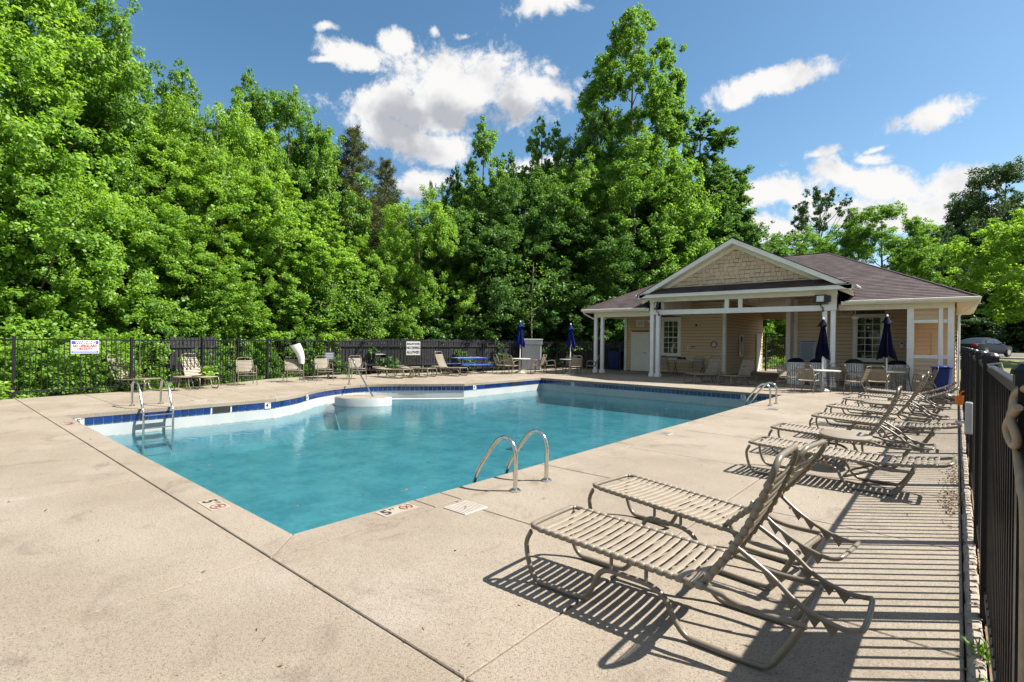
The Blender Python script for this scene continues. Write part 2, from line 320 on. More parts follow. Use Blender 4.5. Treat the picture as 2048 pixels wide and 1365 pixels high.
def leaf_mat(name, c1, c2, c3, trans=.45):
    m = bpy.data.materials.new(name); m.use_nodes = True; MATS[name] = m
    nt = m.node_tree; N = nt.nodes; L = nt.links; N.clear()
    out = N.new('ShaderNodeOutputMaterial'); at = N.new('ShaderNodeAttribute'); at.attribute_name = 'tint'
    r = N.new('ShaderNodeValToRGB'); e = r.color_ramp.elements
    e[0].position = 0; e[0].color = (*c1, 1); e[1].position = 1; e[1].color = (*c3, 1); k = r.color_ramp.elements.new(.5); k.color = (*c2, 1)
    L.new(at.outputs['Fac'], r.inputs[0])
    df = N.new('ShaderNodeBsdfDiffuse'); L.new(r.outputs[0], df.inputs[0])
    tl = N.new('ShaderNodeBsdfTranslucent')
    sc = N.new('ShaderNodeVectorMath'); sc.operation = 'MULTIPLY'; L.new(r.outputs[0], sc.inputs[0]); sc.inputs[1].default_value = (1.5,1.35,.7); L.new(sc.outputs[0], tl.inputs[0])
    m1 = N.new('ShaderNodeMixShader'); m1.inputs[0].default_value = trans; L.new(df.outputs[0], m1.inputs[1]); L.new(tl.outputs[0], m1.inputs[2])
    gl = N.new('ShaderNodeBsdfGlossy'); gl.inputs['Roughness'].default_value = .5; gl.inputs[0].default_value = (.8,.95,.7,1)
    m2 = N.new('ShaderNodeMixShader'); m2.inputs[0].default_value = .028; L.new(m1.outputs[0], m2.inputs[1]); L.new(gl.outputs[0], m2.inputs[2])
    L.new(m2.outputs[0], out.inputs[0])
leaf_mat('leaf_bright', (.085,.190,.028), (.165,.325,.042), (.275,.45,.066), .58)
leaf_mat('leaf_mid', (.055,.142,.026), (.112,.245,.038), (.200,.36,.056), .55)
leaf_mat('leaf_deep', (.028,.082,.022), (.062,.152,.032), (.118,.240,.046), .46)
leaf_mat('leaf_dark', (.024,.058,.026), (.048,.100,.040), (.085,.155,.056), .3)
leaf_mat('needle', (.045,.062,.026), (.085,.108,.040), (.140,.155,.060), .25)
leaf_mat('blade', (.06,.14,.012), (.10,.21,.016), (.17,.28,.03))

def ground_mat():
    m = bpy.data.materials.new('forest_ground'); m.use_nodes = True; MATS['ground'] = m
    nt = m.node_tree; N = nt.nodes; L = nt.links; b = N['Principled BSDF']; b.inputs['Roughness'].default_value = .95
    tc = N.new('ShaderNodeTexCoord')
    n = N.new('ShaderNodeTexNoise'); n.inputs['Scale'].default_value = .35; n.inputs['Detail'].default_value = 8; n.inputs['Roughness'].default_value = .7; L.new(tc.outputs['Object'], n.inputs['Vector'])
    r = N.new('ShaderNodeValToRGB'); r.color_ramp.elements[0].position = .38; r.color_ramp.elements[0].color = (.17,.115,.07,1); r.color_ramp.elements[1].position = .6; r.color_ramp.elements[1].color = (.085,.13,.03,1)
    L.new(n.outputs['Fac'], r.inputs[0])
    n2 = N.new('ShaderNodeTexNoise'); n2.inputs['Scale'].default_value = 14; n2.inputs['Detail'].default_value = 6; L.new(tc.outputs['Object'], n2.inputs['Vector'])
    r2 = N.new('ShaderNodeMapRange'); r2.inputs['To Min'].default_value = .5; r2.inputs['To Max'].default_value = 1.6; L.new(n2.outputs['Fac'], r2.inputs['Value'])
    mx = N.new('ShaderNodeVectorMath'); mx.operation = 'SCALE'; L.new(r.outputs[0], mx.inputs[0]); L.new(r2.outputs[0], mx.inputs['Scale']); L.new(mx.outputs[0], b.inputs['Base Color'])
    bp = N.new('ShaderNodeBump'); bp.inputs['Strength'].default_value = .8; bp.inputs['Distance'].default_value = .05; L.new(n2.outputs['Fac'], bp.inputs['Height']); L.new(bp.outputs[0], b.inputs['Normal'])
ground_mat()

# ------------------------------------------------------------------ mesh builder and object helpers
class MB:
    def __init__(s): s.v = []; s.f = []; s.uv = {}
    def box(s, x0, x1, y0, y1, z0, z1, mtx=None):
        b = len(s.v)
        p = [(x0,y0,z0),(x1,y0,z0),(x1,y1,z0),(x0,y1,z0),(x0,y0,z1),(x1,y0,z1),(x1,y1,z1),(x0,y1,z1)]
        if mtx: p = [tuple(mtx @ Vector(q)) for q in p]
        s.v += p
        s.f += [(b,b+3,b+2,b+1),(b+4,b+5,b+6,b+7),(b,b+1,b+5,b+4),(b+1,b+2,b+6,b+5),(b+2,b+3,b+7,b+6),(b+3,b,b+4,b+7)]
        return s
    def prism(s, pts, z0, z1, mtx=None):               # polygon in xy (counter-clockwise) extruded along z
        b = len(s.v); n = len(pts)
        p = [(x,y,z0) for x,y in pts]+[(x,y,z1) for x,y in pts]
        if mtx: p = [tuple(mtx @ Vector(q)) for q in p]
        s.v += p
        s.f.append(tuple(b+i for i in reversed(range(n)))); s.f.append(tuple(b+n+i for i in range(n)))
        for i in range(n): j = (i+1) % n; s.f.append((b+i,b+j,b+n+j,b+n+i))
        return s
    def slab(s, pts, z0, z1, ch=.006):                 # prism with a chamfered top edge
        n = len(pts); b = len(s.v); ins = []
        for i in range(n):
            a = Vector(pts[i-1]); c = Vector(pts[i]); d = Vector(pts[(i+1) % n])
            e1 = (c-a).normalized(); e2 = (d-c).normalized(); n1 = Vector((-e1.y,e1.x)); n2 = Vector((-e2.y,e2.x))
            k = 1+n1.dot(n2); off = (n1+n2)*(ch/max(k,.3)); ins.append(c+off)
        s.v += [(x,y,z0) for x,y in pts]+[(x,y,z1-ch) for x,y in pts]+[(q.x,q.y,z1) for q in ins]
        s.f.append(tuple(b+i for i in reversed(range(n)))); s.f.append(tuple(b+2*n+i for i in range(n)))
        for i in range(n):
            j = (i+1) % n; s.f.append((b+i,b+j,b+n+j,b+n+i)); s.f.append((b+n+i,b+n+j,b+2*n+j,b+2*n+i))
        return s
    def quad(s, a, b_, c, d):
        b = len(s.v); s.v += [tuple(a),tuple(b_),tuple(c),tuple(d)]; s.f.append((b,b+1,b+2,b+3)); return s
    def poly(s, pts):
        b = len(s.v); s.v += [tuple(p) for p in pts]; s.f.append(tuple(range(b,b+len(pts)))); return s
    def tube(s, pts, r, n=8, closed=False, smooth=0, caps=True):
        P = [Vector(p) for p in pts]
        if smooth:
            Q = []; m = len(P)
            rng = range(m) if closed else range(m-1)
            for i in rng:
                p0 = P[(i-1) % m] if (closed or i > 0) else P[0]; p1 = P[i]; p2 = P[(i+1) % m]; p3 = P[(i+2) % m] if (closed or i+2 < m) else P[-1]
                for k in range(smooth):
                    t = k/smooth; Q.append(.5*((2*p1)+(p2-p0)*t+(2*p0-5*p1+4*p2-p3)*t*t+(3*p1-p0-3*p2+p3)*t**3))
            if not closed: Q.append(P[-1])
            P = Q
        m = len(P); rr = r if isinstance(r, (list, tuple)) else None; b = len(s.v)
        def tan(i):
            if closed: return (P[(i+1) % m]-P[i-1]).normalized()
            return (P[min(i+1,m-1)]-P[max(i-1,0)]).normalized()
        t = tan(0); up = Vector((0,0,1)) if abs(t.z) < .9 else Vector((0,1,0)); nrm = t.cross(up).normalized()
        for i in range(m):
            t2 = tan(i); q = t.rotation_difference(t2); nrm = (q @ nrm); nrm = (nrm-t2*nrm.dot(t2)).normalized(); t = t2; bi = t.cross(nrm)
            if rr: f = i/(m-1)*(len(rr)-1); k = min(int(f),len(rr)-2); ra = rr[k]*(1-(f-k))+rr[k+1]*(f-k)
            else: ra = r
            for j in range(n):
                a = 2*math.pi*j/n; s.v.append(tuple(P[i]+(nrm*math.cos(a)+bi*math.sin(a))*ra))
        for i in range(m if closed else m-1):
            i2 = (i+1) % m
            for j in range(n): j2 = (j+1) % n; s.f.append((b+i*n+j,b+i*n+j2,b+i2*n+j2,b+i2*n+j))
        if not closed and caps:
            s.f.append(tuple(b+j for j in reversed(range(n)))); s.f.append(tuple(b+(m-1)*n+j for j in range(n)))
        return s
    def lathe(s, prof, n=16, c=(0,0,0), squash=(1,1), ripple=0, rn=8):
        b = len(s.v)
        for (r, z) in prof:
            for j in range(n):
                a = 2*math.pi*j/n; k = 1+ripple*math.cos(rn*a) if r > .01 else 1
                s.v.append((c[0]+r*k*math.cos(a)*squash[0], c[1]+r*k*math.sin(a)*squash[1], c[2]+z))
        for i in range(len(prof)-1):
            for j in range(n): j2 = (j+1) % n; s.f.append((b+i*n+j,b+i*n+j2,b+(i+1)*n+j2,b+(i+1)*n+j))
        s.f.append(tuple(b+j for j in reversed(range(n)))); k = b+(len(prof)-1)*n; s.f.append(tuple(k+j for j in range(n)))
        return s
    def mesh(s, name, m, smooth=None):
        me = bpy.data.meshes.new(name); me.from_pydata(s.v, [], s.f); me.materials.append(MATS[m])
        me.validate(verbose=False)
        if smooth:
            for p in me.polygons: p.use_smooth = True
            try: me.set_sharp_from_angle(angle=R(smooth))
            except Exception: pass
        me.update(); return me
def link(name, me, parent=None, loc=None, rot=None):
    o = bpy.data.objects.new(name, me); COL.objects.link(o)
    if parent: o.parent = parent
    if loc: o.location = loc
    if rot is not None: o.rotation_euler = rot if isinstance(rot, (tuple, list)) else (0,0,rot)
    return o
def part(name, mb, m, parent=None, smooth=None, loc=None, rot=None, bevel=0):
    o = link(name, mb.mesh(name, m, smooth), parent, loc, rot)
    if bevel:
        b = o.modifiers.new('edge', 'BEVEL'); b.width = bevel; b.segments = 1; b.limit_method = 'ANGLE'
    return o
def tag(o, label=None, cat=None, group=None, kind=None):
    if label: o['label'] = label
    if cat: o['category'] = cat
    if group: o['group'] = group
    if kind: o['kind'] = kind
    return o
def empty(name, loc=(0,0,0), rz=0, label=None, cat=None, group=None, kind=None):
    o = bpy.data.objects.new(name, None); COL.objects.link(o); o.location = loc; o.rotation_euler = (0,0,rz); o.empty_display_size = .2
    return tag(o, label, cat, group, kind)
KIDS = {}
def copy_tree(o, loc, rz, label, parent=None):
    c = o.copy(); COL.objects.link(c); c.parent = parent
    if parent is None: c.location = loc; c.rotation_euler = (0,0,rz); c['label'] = label
    if o.name not in KIDS: KIDS[o.name] = list(o.children)
    for ch in KIDS[o.name]: copy_tree(ch, None, None, None, c)
    return c
TEXTS = []
def text(body, size, m, parent, origin, right, up, name='lettering', ext=.0015, align='CENTER', sx=1.0, bold=.0):
    cu = bpy.data.curves.new(name, 'FONT'); cu.body = body; cu.size = size; cu.extrude = ext; cu.align_x = align; cu.align_y = 'CENTER'; cu.materials.append(MATS[m]); cu.offset = bold
    o = bpy.data.objects.new(name, cu); COL.objects.link(o); o.parent = parent
    r = Vector(right).normalized(); u = Vector(up).normalized(); nn = r.cross(u)
    TEXTS.append(o)
    o.matrix_local = Matrix(((r.x*sx,u.x,nn.x,origin[0]),(r.y*sx,u.y,nn.y,origin[1]),(r.z*sx,u.z,nn.z,origin[2]),(0,0,0,1)))
    return o
rnd = random.Random(7)
# ------------------------------------------------------------------ ground, deck, pool
def fence_x(y):                                     # line of the woodland-side fence
    P = [(-3,-17.75),(1.7,-17.85),(4.2,-18.15),(6.2,-18.6),(9.0,-20.15),(11.84,-20.65),(14.4,-19.95),(16.6,-18.9),(19.0,-18.25),(22.8,-18.0)]
    if y <= P[0][0]: return P[0][1]
    for (a, xa), (b, xb) in zip(P, P[1:]):
        if y <= b: return xa+(xb-xa)*(y-a)/(b-a)
    return P[-1][1]
def sstep(a, b, x):
    t = min(1, max(0, (x-a)/(b-a))); return t*t*(3-2*t)
def terrain(x, y):
    h = -.14
    h += .85*sstep(24, 46, y)*sstep(-12, -1, x)                       # up to the car park
    h += 5.5*sstep(34, 75, y)*(1-sstep(-7, -1.5, x))*sstep(-60, -9, x)  # bank behind the building
    h += .75*sstep(.6, 6, x)*sstep(2, 22, y)*(1-sstep(24, 46, y))
    h += .25*(1-sstep(-24, -19, x))*sstep(4, 10, y) * 0
    h -= 1.2*(1-sstep(-60, -24, x))
    if y > 76: h += 1.5*sstep(76, 160, y)*sstep(-3,3,x)
    return h
def grid_mesh():
    xs = sorted(set([-400,-250,-150,-100,-70,-55,-45,-36,-30,-26,-23,-21,-19.5,-18.4]+[round(-17+i*1.5,2) for i in range(12)]+[.25,.6,1,1.5,2,3,4,5,6,8,10,13,17,22,30,40,60,100,180,400]))
    ys = [-400,-200,-100,-50,-25,-12,-6,-3,0,2,4,6,8,10,12,14,16,18,20,22,24,26,28,30,32,34,36,38,41,44,47,50,54,58,63,70,76,85,100,120,160,250,400,700]
    mb = MB()
    for y in ys:
        for x in xs: 
            inside = (-22 < x < .3) and (-12 < y < 33)
            mb.v.append((x, y, min(terrain(x,y), -.14) if inside else terrain(x,y)))
    n = len(xs)
    # leave the pool basin open below the deck
    for j in range(len(ys)-1):
        for i in range(n-1):
            if xs[i] >= -19 and xs[i+1] <= -2 and ys[j] >= 0 and ys[j+1] <= 20: continue
            mb.f.append((j*n+i, j*n+i+1, (j+1)*n+i+1, (j+1)*n+i))
    return mb
tag(part('ground', grid_mesh(), 'ground', smooth=60), 'leaf-strewn brown and green ground around the pool yard', kind='structure')
ap = MB()
pk = [(1.5,47),(60,40),(120,40),(120,74),(60,74),(-3,74)]
for k in range(14):
    x0 = -2+k*5
    for y0, y1 in ((49,55),(55,62),(62,75)):
        if x0 < 0 and y0 < 50: continue
        ap.quad((x0,y0,terrain(x0+1.5,y0)+.05),(x0+5,y0,terrain(x0+5,y0)+.05),(x0+5,y1,terrain(x0+5,y1)+.05),(x0,y1,terrain(x0+1.5,y1)+.05))
tag(part('road', ap, 'asphalt'), 'dark asphalt car park beyond the fence', kind='structure')
kb = MB(); kb.box(-2.0, 60, 47.6, 49.0, .55, .82)
tag(part('pavement', kb, 'kerb'), 'tan concrete strip edging the car park', kind='structure')

# pool outline: X -13.5..-4.09, Y 2.05..17.65, with a rounded bay in the far left side
BAY0 = [(-13.5,6.25),(-13.97,7.07),(-14.54,7.73),(-15.05,8.42),(-15.42,9.3),(-15.5,10.3),(-15.1,11.14),(-14.35,12.0),(-13.5,13.1)]
def catmull(P, k):
    out = []; P = [Vector(p) for p in P]
    for i in range(len(P)-1):
        p0 = P[max(i-1,0)]; p1 = P[i]; p2 = P[i+1]; p3 = P[min(i+2,len(P)-1)]
        for j in range(k):
            t = j/k; q = .5*((2*p1)+(p2-p0)*t+(2*p0-5*p1+4*p2-p3)*t*t+(3*p1-p0-3*p2+p3)*t**3); out.append((q.x,q.y))
    out.append((P[-1].x, P[-1].y)); return out
BAY = catmull(BAY0, 5)
PX0, PX1, PY0, PY1 = -13.5, -4.09, 2.05, 17.65
OUT = [(PX1,PY0),(PX1,PY1),(PX0,PY1)]+list(reversed(BAY))+[(PX0,PY0)]       # clockwise from above? (fixed below)
def area(P): return sum(P[i-1][0]*P[i][1]-P[i][0]*P[i-1][1] for i in range(len(P)))/2
if area(OUT) < 0: OUT = OUT[::-1]
def offset(P, d):                                    # outward offset of a ccw outline
    n = len(P); o = []
    for i in range(n):
        a = Vector(P[i-1]); c = Vector(P[i]); e = Vector(P[(i+1) % n]); e1 = (c-a).normalized(); e2 = (e-c).normalized()
        n1 = Vector((e1.y,-e1.x)); n2 = Vector((e2.y,-e2.x)); k = 1+n1.dot(n2); q = c+(n1+n2)*(d/max(k,.35)); o.append((q.x,q.y))
    return o
WALL = offset(OUT, .03); COPE = offset(OUT, .33)
WATER_Z = -.52
pool = empty('swimming_pool', (0,0,0), 0, 'rectangular swimming pool with a rounded step bay on the far side', 'pool', kind='structure')
w = MB(); n = len(WALL)
for i in range(n):
    a = WALL[i]; c = WALL[(i+1) % n]
    w.quad((a[0],a[1],-.56),(c[0],c[1],-.56),(c[0],c[1],-.05),(a[0],a[1],-.05))
    w.f[-1] = w.f[-1][::-1]
part('pool_wall', w, 'plaster', pool, smooth=30)
lower = MB(); rings = [(WALL,-.56),(offset(OUT,-.04),-.80),(offset(OUT,-.16),-1.02),(offset(OUT,-.42),-1.20)]
for (pa, za), (pb, zb) in zip(rings, rings[1:]):
    for i in range(n):
        j = (i+1) % n; lower.quad((pa[i][0],pa[i][1],za),(pa[j][0],pa[j][1],za),(pb[j][0],pb[j][1],zb),(pb[i][0],pb[i][1],zb))
part('pool_cove', lower, 'pool_floor', pool, smooth=60)
fl = MB(); fl.quad((-16,1.5,-1.19),(-3.5,1.5,-1.19),(-3.5,9,-1.17),(-16,9,-1.17)); fl.quad((-16,9,-1.17),(-3.5,9,-1.17),(-3.5,18.2,-1.0),(-16,18.2,-1.0))
part('pool_floor', fl, 'pool_floor', pool)
dg_ = MB(); dg_.box(-9.3,-8.7,2.75,3.15,-1.2,-1.165); part('drain_grate', dg_, 'dark_metal', pool)
dg_ = MB(); dg_.box(-8.6,-8.3,9.8,10.1,-1.2,-1.14); part('drain_grate', dg_, 'dark_metal', pool)
wt = MB(); wt.poly([(x,y,WATER_Z) for x, y in OUT])
tag(part('water', wt, 'water'), 'calm teal water filling the swimming pool', kind='structure')
# waterline tiles, one object each, on the walls that face the camera (left wall, bay, far wall)
tb = MB(); tb.box(-.0715,.0715,0,.012,-.0735,.0735); tile_me = tb.mesh('tile', 'tile')
gr = MB(); wlen = 0; edges = [(WALL[i], WALL[(i+1) % n]) for i in range(n)]
path = []
start = max(range(n), key=lambda i: WALL[i][0]+WALL[i][1])          # far right corner
seq = [WALL[(start+k) % n] for k in range(n)]
if seq[1][1] < seq[0][1]-5: seq = [seq[0]]+seq[:0:-1]
end = min(range(n), key=lambda i: seq[i][0]+seq[i][1])               # near left corner
path = seq[:end+1]
for a, c in zip(path, path[1:]):
    d = Vector((c[0]-a[0], c[1]-a[1])); nn = Vector((-d.y,d.x)).normalized()*.004
    ctr = Vector((-9,10)); mid = Vector(((a[0]+c[0])/2,(a[1]+c[1])/2))
    if nn.dot(ctr-mid) < 0: nn = -nn
    gr.quad((a[0]+nn.x,a[1]+nn.y,-.247),(c[0]+nn.x,c[1]+nn.y,-.247),(c[0]+nn.x,c[1]+nn.y,-.085),(a[0]+nn.x,a[1]+nn.y,-.085))
part('grout_band', gr, 'sign_white', pool)
step = .158; acc = step/2; tiles = 0; marks = []
SKIM = []
total = 0
for a, c in zip(path, path[1:]):
    A = Vector(a); Cc = Vector(c); L = (Cc-A).length; d = (Cc-A)/L
    nn = Vector((-d.y,d.x)); 
    if nn.dot(Vector((-9,10))-(A+Cc)/2) < 0: nn = -nn
    while acc <= L:
        p = A+d*acc; s = total+acc; acc += step
        key = None
        for mx_, my_, t_ in ((-5.2,PY1,'3'),(-11.9,PY1,'3'),(PX0,6.0,'4'),(PX0,13.6,'4'),(-14.45,7.7,'4'),(PX0,2.25,'5')):
            if abs(p.x-mx_) < .1 and abs(p.y-my_) < .1 or (Vector((mx_,my_))-p).length < .082: key = t_
        if key and not any((q[0]-p).length < .3 for q in marks): marks.append((p.copy(), d.copy(), nn.copy(), key)); continue
        if (p.x < -13.45 and 4.75 < p.y < 5.15) or (p.x < -13.45 and 15.75 < p.y < 16.3): SKIM.append(p.copy()); continue
        o = link('tile', tile_me, pool, (p.x+nn.x*.006, p.y+nn.y*.006, -.166)); o.rotation_euler = (0,0,math.atan2(nn.y,nn.x)-math.pi/2); tiles += 1
    acc -= L; total += L
for p, d, nn, t in marks:
    mk = MB(); rz = math.atan2(nn.y,nn.x)-math.pi/2
    mt = Matrix.Translation((p.x+nn.x*.006, p.y+nn.y*.006, -.166)) @ Matrix.Rotation(rz, 4, 'Z'); mk.box(-.075,.075,0,.015,-.08,.08, mt)
    o = part('depth_marker', mk, 'sign_white', pool)
    right = (-nn.y, nn.x) if True else None
    rr = Vector((nn.y*-1, nn.x)); rr = -rr if rr.cross(Vector((0,0))) else rr
    up = Vector((0,0,1)); r3 = Vector((0,0,1)).cross(Vector((nn.x,nn.y,0)))
    q = Vector((p.x+nn.x*.024, p.y+nn.y*.024, -.166))
    text(t, .14, 'sign_black', o, q-r3*.02, r3, up, bold=.003); text('FT', .05, 'sign_black', o, q+r3*.045+up*.045, r3, up)
for yy, ln in ((4.95,.4),(16.02,.5)):
    sk = MB(); sk.box(PX0-.2, PX0-.012, yy-ln/2, yy+ln/2, -.24, -.09); part('skimmer_mouth', sk, 'black', pool)

# rounded step platform, shallow ledge and steps in the bay
pf = MB(); cx, cy_ = -14.35, 9.45
pf.lathe([(1.75,-1.2),(1.12,-.70),(1.0,-.55),(1.0,-.290),(.97,-.265)], n=40); _c, _s = math.cos(YAW), math.sin(YAW)
pf.v = [(cx+x*.90*_c-y*.55*_s, cy_+x*.90*_s+y*.55*_c, z) for x, y, z in pf.v]
part('step_platform', pf, 'plaster', pool, smooth=40)
pf = MB(); pf.lathe([(.965,-.2645),(.965,-.258),(.0,-.257)], n=40); pf.v = [(cx+x*.90*_c-y*.55*_s, cy_+x*.90*_s+y*.55*_c, z) for x, y, z in pf.v]; part('step_top', pf, 'deck', pool)
sh_ = BAY[18:]; si = [(x+.45-.012*i, y-.25) for i, (x, y) in enumerate(sh_)]
pf = MB(); P_ = sh_+si[::-1]; P_ = P_ if area(P_) > 0 else P_[::-1]; pf.prism(P_, -.56, -.502); part('step_ledge', pf, 'plaster', pool)
lr = MB()
for (x0, y0), (x1, y1) in zip(si, si[1:]): lr.quad((x0,y0,-.53),(x1,y1,-.53),(x1+.9,y1-.3,-1.22),(x0+.9,y0-.3,-1.22))
part('pool_ramp', lr, 'pool_floor', pool, smooth=60)
# concrete deck: separate slabs with real joints
deck = empty('pool_deck', (0,0,0), 0, 'textured tan concrete deck around the pool', None, kind='structure')
G = .006
def slab(pts, z=0.0, th=.10, name='slab'):
    P = pts if area(pts) > 0 else pts[::-1]
    P = offset(P, -G)
    mb = MB(); mb.slab(P, z-th, z, .006); return part(name, mb, 'deck', deck)
jitter = random.Random(3)
def z_(): return -jitter.random()*.003
# coping slabs round the pool (overhanging the wall by 3 cm)
def cope(P): return slab(P, z_(), .088, 'coping_slab')
cx0, cx1, cy0, cy1 = PX0-.33, PX1+.33, PY0-.33, PY1+.33
xs = [PX0, -10.2, -6.9, PX1]
cope([(cx0,cy0),(PX0,PY0),(PX1,PY0),(cx1,cy0)])
cope([(cx1,cy1),(PX1,PY1),(PX0,PY1),(cx0,cy1)])
for a, b in ((PY0,3.28),(3.28,3.62),(3.62,5.35),(5.35,7.3),(7.3,9.4),(9.4,11.6),(11.6,14.0),(14.0,PY1)):
    a2 = cy0 if a == PY0 else a; b2 = cy1 if b == PY1 else b
    cope([(PX1,a),(cx1,a2),(cx1,b2),(PX1,b)])
cope([(PX0,PY0),(cx0,cy0),(cx0,6.25),(PX0,6.25)])
cope([(PX0,13.1),(cx0,13.1),(cx0,cy1),(PX0,PY1)])
outer = [(x-.33*(1 if 0 < i < len(BAY)-1 else 1), y) for i, (x, y) in enumerate(BAY)]
dirs = []
for i in range(len(BAY)):
    a = Vector(BAY[max(i-1,0)]); b = Vector(BAY[min(i+1,len(BAY)-1)]); t = (b-a).normalized(); dirs.append(Vector((-t.y,t.x)))
outer = [(x+d.x*.33, y+d.y*.33) for (x, y), d in zip(BAY, dirs)]
outer = [(min(x,cx0), min(max(y,6.25+.01*i),13.1-.01*(len(BAY)-1-i))) for i, (x, y) in enumerate(outer)]
outer[0] = (cx0, 6.25); outer[-1] = (cx0, 13.1)
cuts = [0,8,16,24,32,len(BAY)-1]
for a, b in zip(cuts, cuts[1:]):
    cope(BAY[a:b+1]+outer[a:b+1][::-1])
# deck right of the pool
YR = [cy0,3.53,5.35,7.1,9.2,11.6,14.0,16.4,18.9]
for a, b in zip(YR, YR[1:]):
    slab([(cx1,a),(-1.75,a),(-1.75,b),(cx1,b)], z_()); slab([(-1.75,a),(.05,a),(.05,b),(-1.75,b)], z_())
for a, b in ((-8,-4),(-4,-1.2),(-1.2,cy0)):
    for c, d in ((-16.9,-10.5),(-10.5,-6.9),(-6.9,-3.76),(-3.76,-1.75),(-1.75,.05)):
        if c < -16: slab([(fence_x(a)+.12,a),(d,a),(d,b),(fence_x(b)+.12,b)], z_())
        else: slab([(c,a),(d,a),(d,b),(c,b)], z_())
YL = [cy0,3.1,4.9,6.25]
for a, b in zip(YL, YL[1:]): slab([(fence_x(a)+.12,a),(cx0,a),(cx0,b),(fence_x(b)+.12,b)], z_())
for a, b in ((0,16),(16,28),(28,len(BAY)-1)):
    ya, yb = outer[a][1], outer[b][1]
    left = [(fence_x(y)+.12, y) for y in np.linspace(yb, ya, 6)]
    slab(outer[a:b+1]+[tuple(map(float, q)) for q in left], z_())
for a, b in ((13.1,15.4),(15.4,cy1)): slab([(fence_x(a)+.12,a),(cx0,a),(cx0,b),(fence_x(b)+.12,b)], z_())
for a, b in ((cy1,20.4),(20.4,22.6)):
    for c, d in ((-18,-14.6),(-14.6,-11.3),(-11.3,-8),(-8,cx1)):
        if c == -18: slab([(fence_x(a)+.12,a),(d,a),(d,b),(fence_x(b)+.12,b)], z_())
        else: slab([(c,a),(d,a),(d,b),(c,b)], z_())
slab([(cx1,18.9),(-1.75,18.9),(-1.75,22.6),(cx1,22.6)], z_()); slab([(-1.75,18.9),(.05,18.9),(.05,22.6),(-1.75,22.6)], z_())
slab([(cx1,cy1),(cx1,cy1+.01),(cx1+.01,cy1)], -.02) if False else None
for c, d in ((-17.9,-14.1),(-14.1,-10.5),(-10.5,-7),(-7,-3.6),(-3.6,.02)):
    slab([(c,22.6),(d,22.6),(d,26.5),(c,26.5)], z_())
slab([(-8.9,26.5),(-5.2,26.5),(-5.2,32.6),(-8.9,32.6)], z_()); slab([(-8.9,32.6),(-5.2,32.6),(-4.8,36),(-8.9,36)], z_())
jf = MB()
for x0, x1, y0, y1 in ((-19.9,PX0-.05,-8,6.3),(-20.8,PX0-2.12,6.3,13.05),(-20,PX0-.05,13.05,22.6),(PX0-.06,PX1+.06,-8,PY0-.06),(PX0-.06,PX1+.06,PY1+.06,22.6),(PX1+.06,.03,-8,22.6),(-18,.03,22.6,26.5)):
    jf.box(x0,x1,y0,y1,-.13,-.018)
# keep the joint bed inside the fence line
jf.v = [(max(x, fence_x(y)+.14), y, z) for x, y, z in jf.v]
part('joint_bed', jf, 'joint', deck)
# depth marks set in the coping
def deck_mark(x, y, rz, t, worn=False):
    mt = Matrix.Translation((x,y,0)) @ Matrix.Rotation(rz, 4, 'Z')
    mk = MB(); mk.box(-.19,.19,-.085,.085,-.01,.0035, mt); o = part('depth_marker', mk, 'mark_tile', deck)
    r = mt.to_3x3() @ Vector((1,0,0)); u = mt.to_3x3() @ Vector((0,1,0)); c = Vector((x,y,.005))
    text(t, .17, 'sign_black', o, c-r*.12, r, u, ext=.0008, bold=.004); text('FT', .06, 'sign_black', o, c-r*.03+u*.04, r, u, ext=.0008)
    ring = MB(); ring.tube([tuple(c+r*(.10+.062*math.cos(a))+u*(.062*math.sin(a))) for a in [i*math.pi/12 for i in range(24)]], .005, 4, closed=True)
    ring.tube([tuple(c+r*(.10-.042)+u*.042), tuple(c+r*(.10+.042)-u*.042)], .004, 4); part('no_diving_symbol', ring, 'ring_red', o)
    fg = MB(); fg.tube([tuple(c+r*.075+u*.012), tuple(c+r*.10), tuple(c+r*.125+u*.02)], .006, 4); fg.tube([tuple(c+r*.10), tuple(c+r*.095-u*.03)], .005, 4); part('diver_figure', fg, 'sign_black', o)
deck_mark(-3.95, 2.98, R(90), '5'); deck_mark(-5.35, 1.90, R(0), '5'); deck_mark(-12.1, 1.88, R(0), '5')
# skimmer lids
def lid(x, y, rz, s=.27, label='', m='lid', h=.006):
    mt = Matrix.Rotation(rz, 4, 'Z'); o = empty('skimmer_lid', (x,y,0), rz, label, 'skimmer lid', 'skimmer lids in the deck')
    mb = MB(); mb.slab([(-s/2,-s/2),(s/2,-s/2),(s/2,s/2),(-s/2,s/2)], -.01, h, .003); part('cover', mb, m, o)
    rb = MB()
    for k in range(9): rb.box(-s/2+.02, s/2-.02, -s/2+.025+k*(s-.05)/8-.004, -s/2+.025+k*(s-.05)/8+.004, h, h+.003)
    part('grip_rib', rb, m, o); sc = MB(); sc.lathe([(.010,h),(.010,h+.004)], 8); part('screw', sc, 'black', o)
lid(-3.53, 3.46, 0, .30, 'square ribbed skimmer lid in the deck beside the near grab rails')
lid(-14.45, 4.75, 0, .30, 'square skimmer lid in the deck behind the left pool ladder')
lid(-3.35, 13.6, 0, .30, 'square skimmer lid in the deck near the far grab rails')
lid(-3.85, 8.6, 0, .22, 'small square lid on the coping midway along the right pool side')
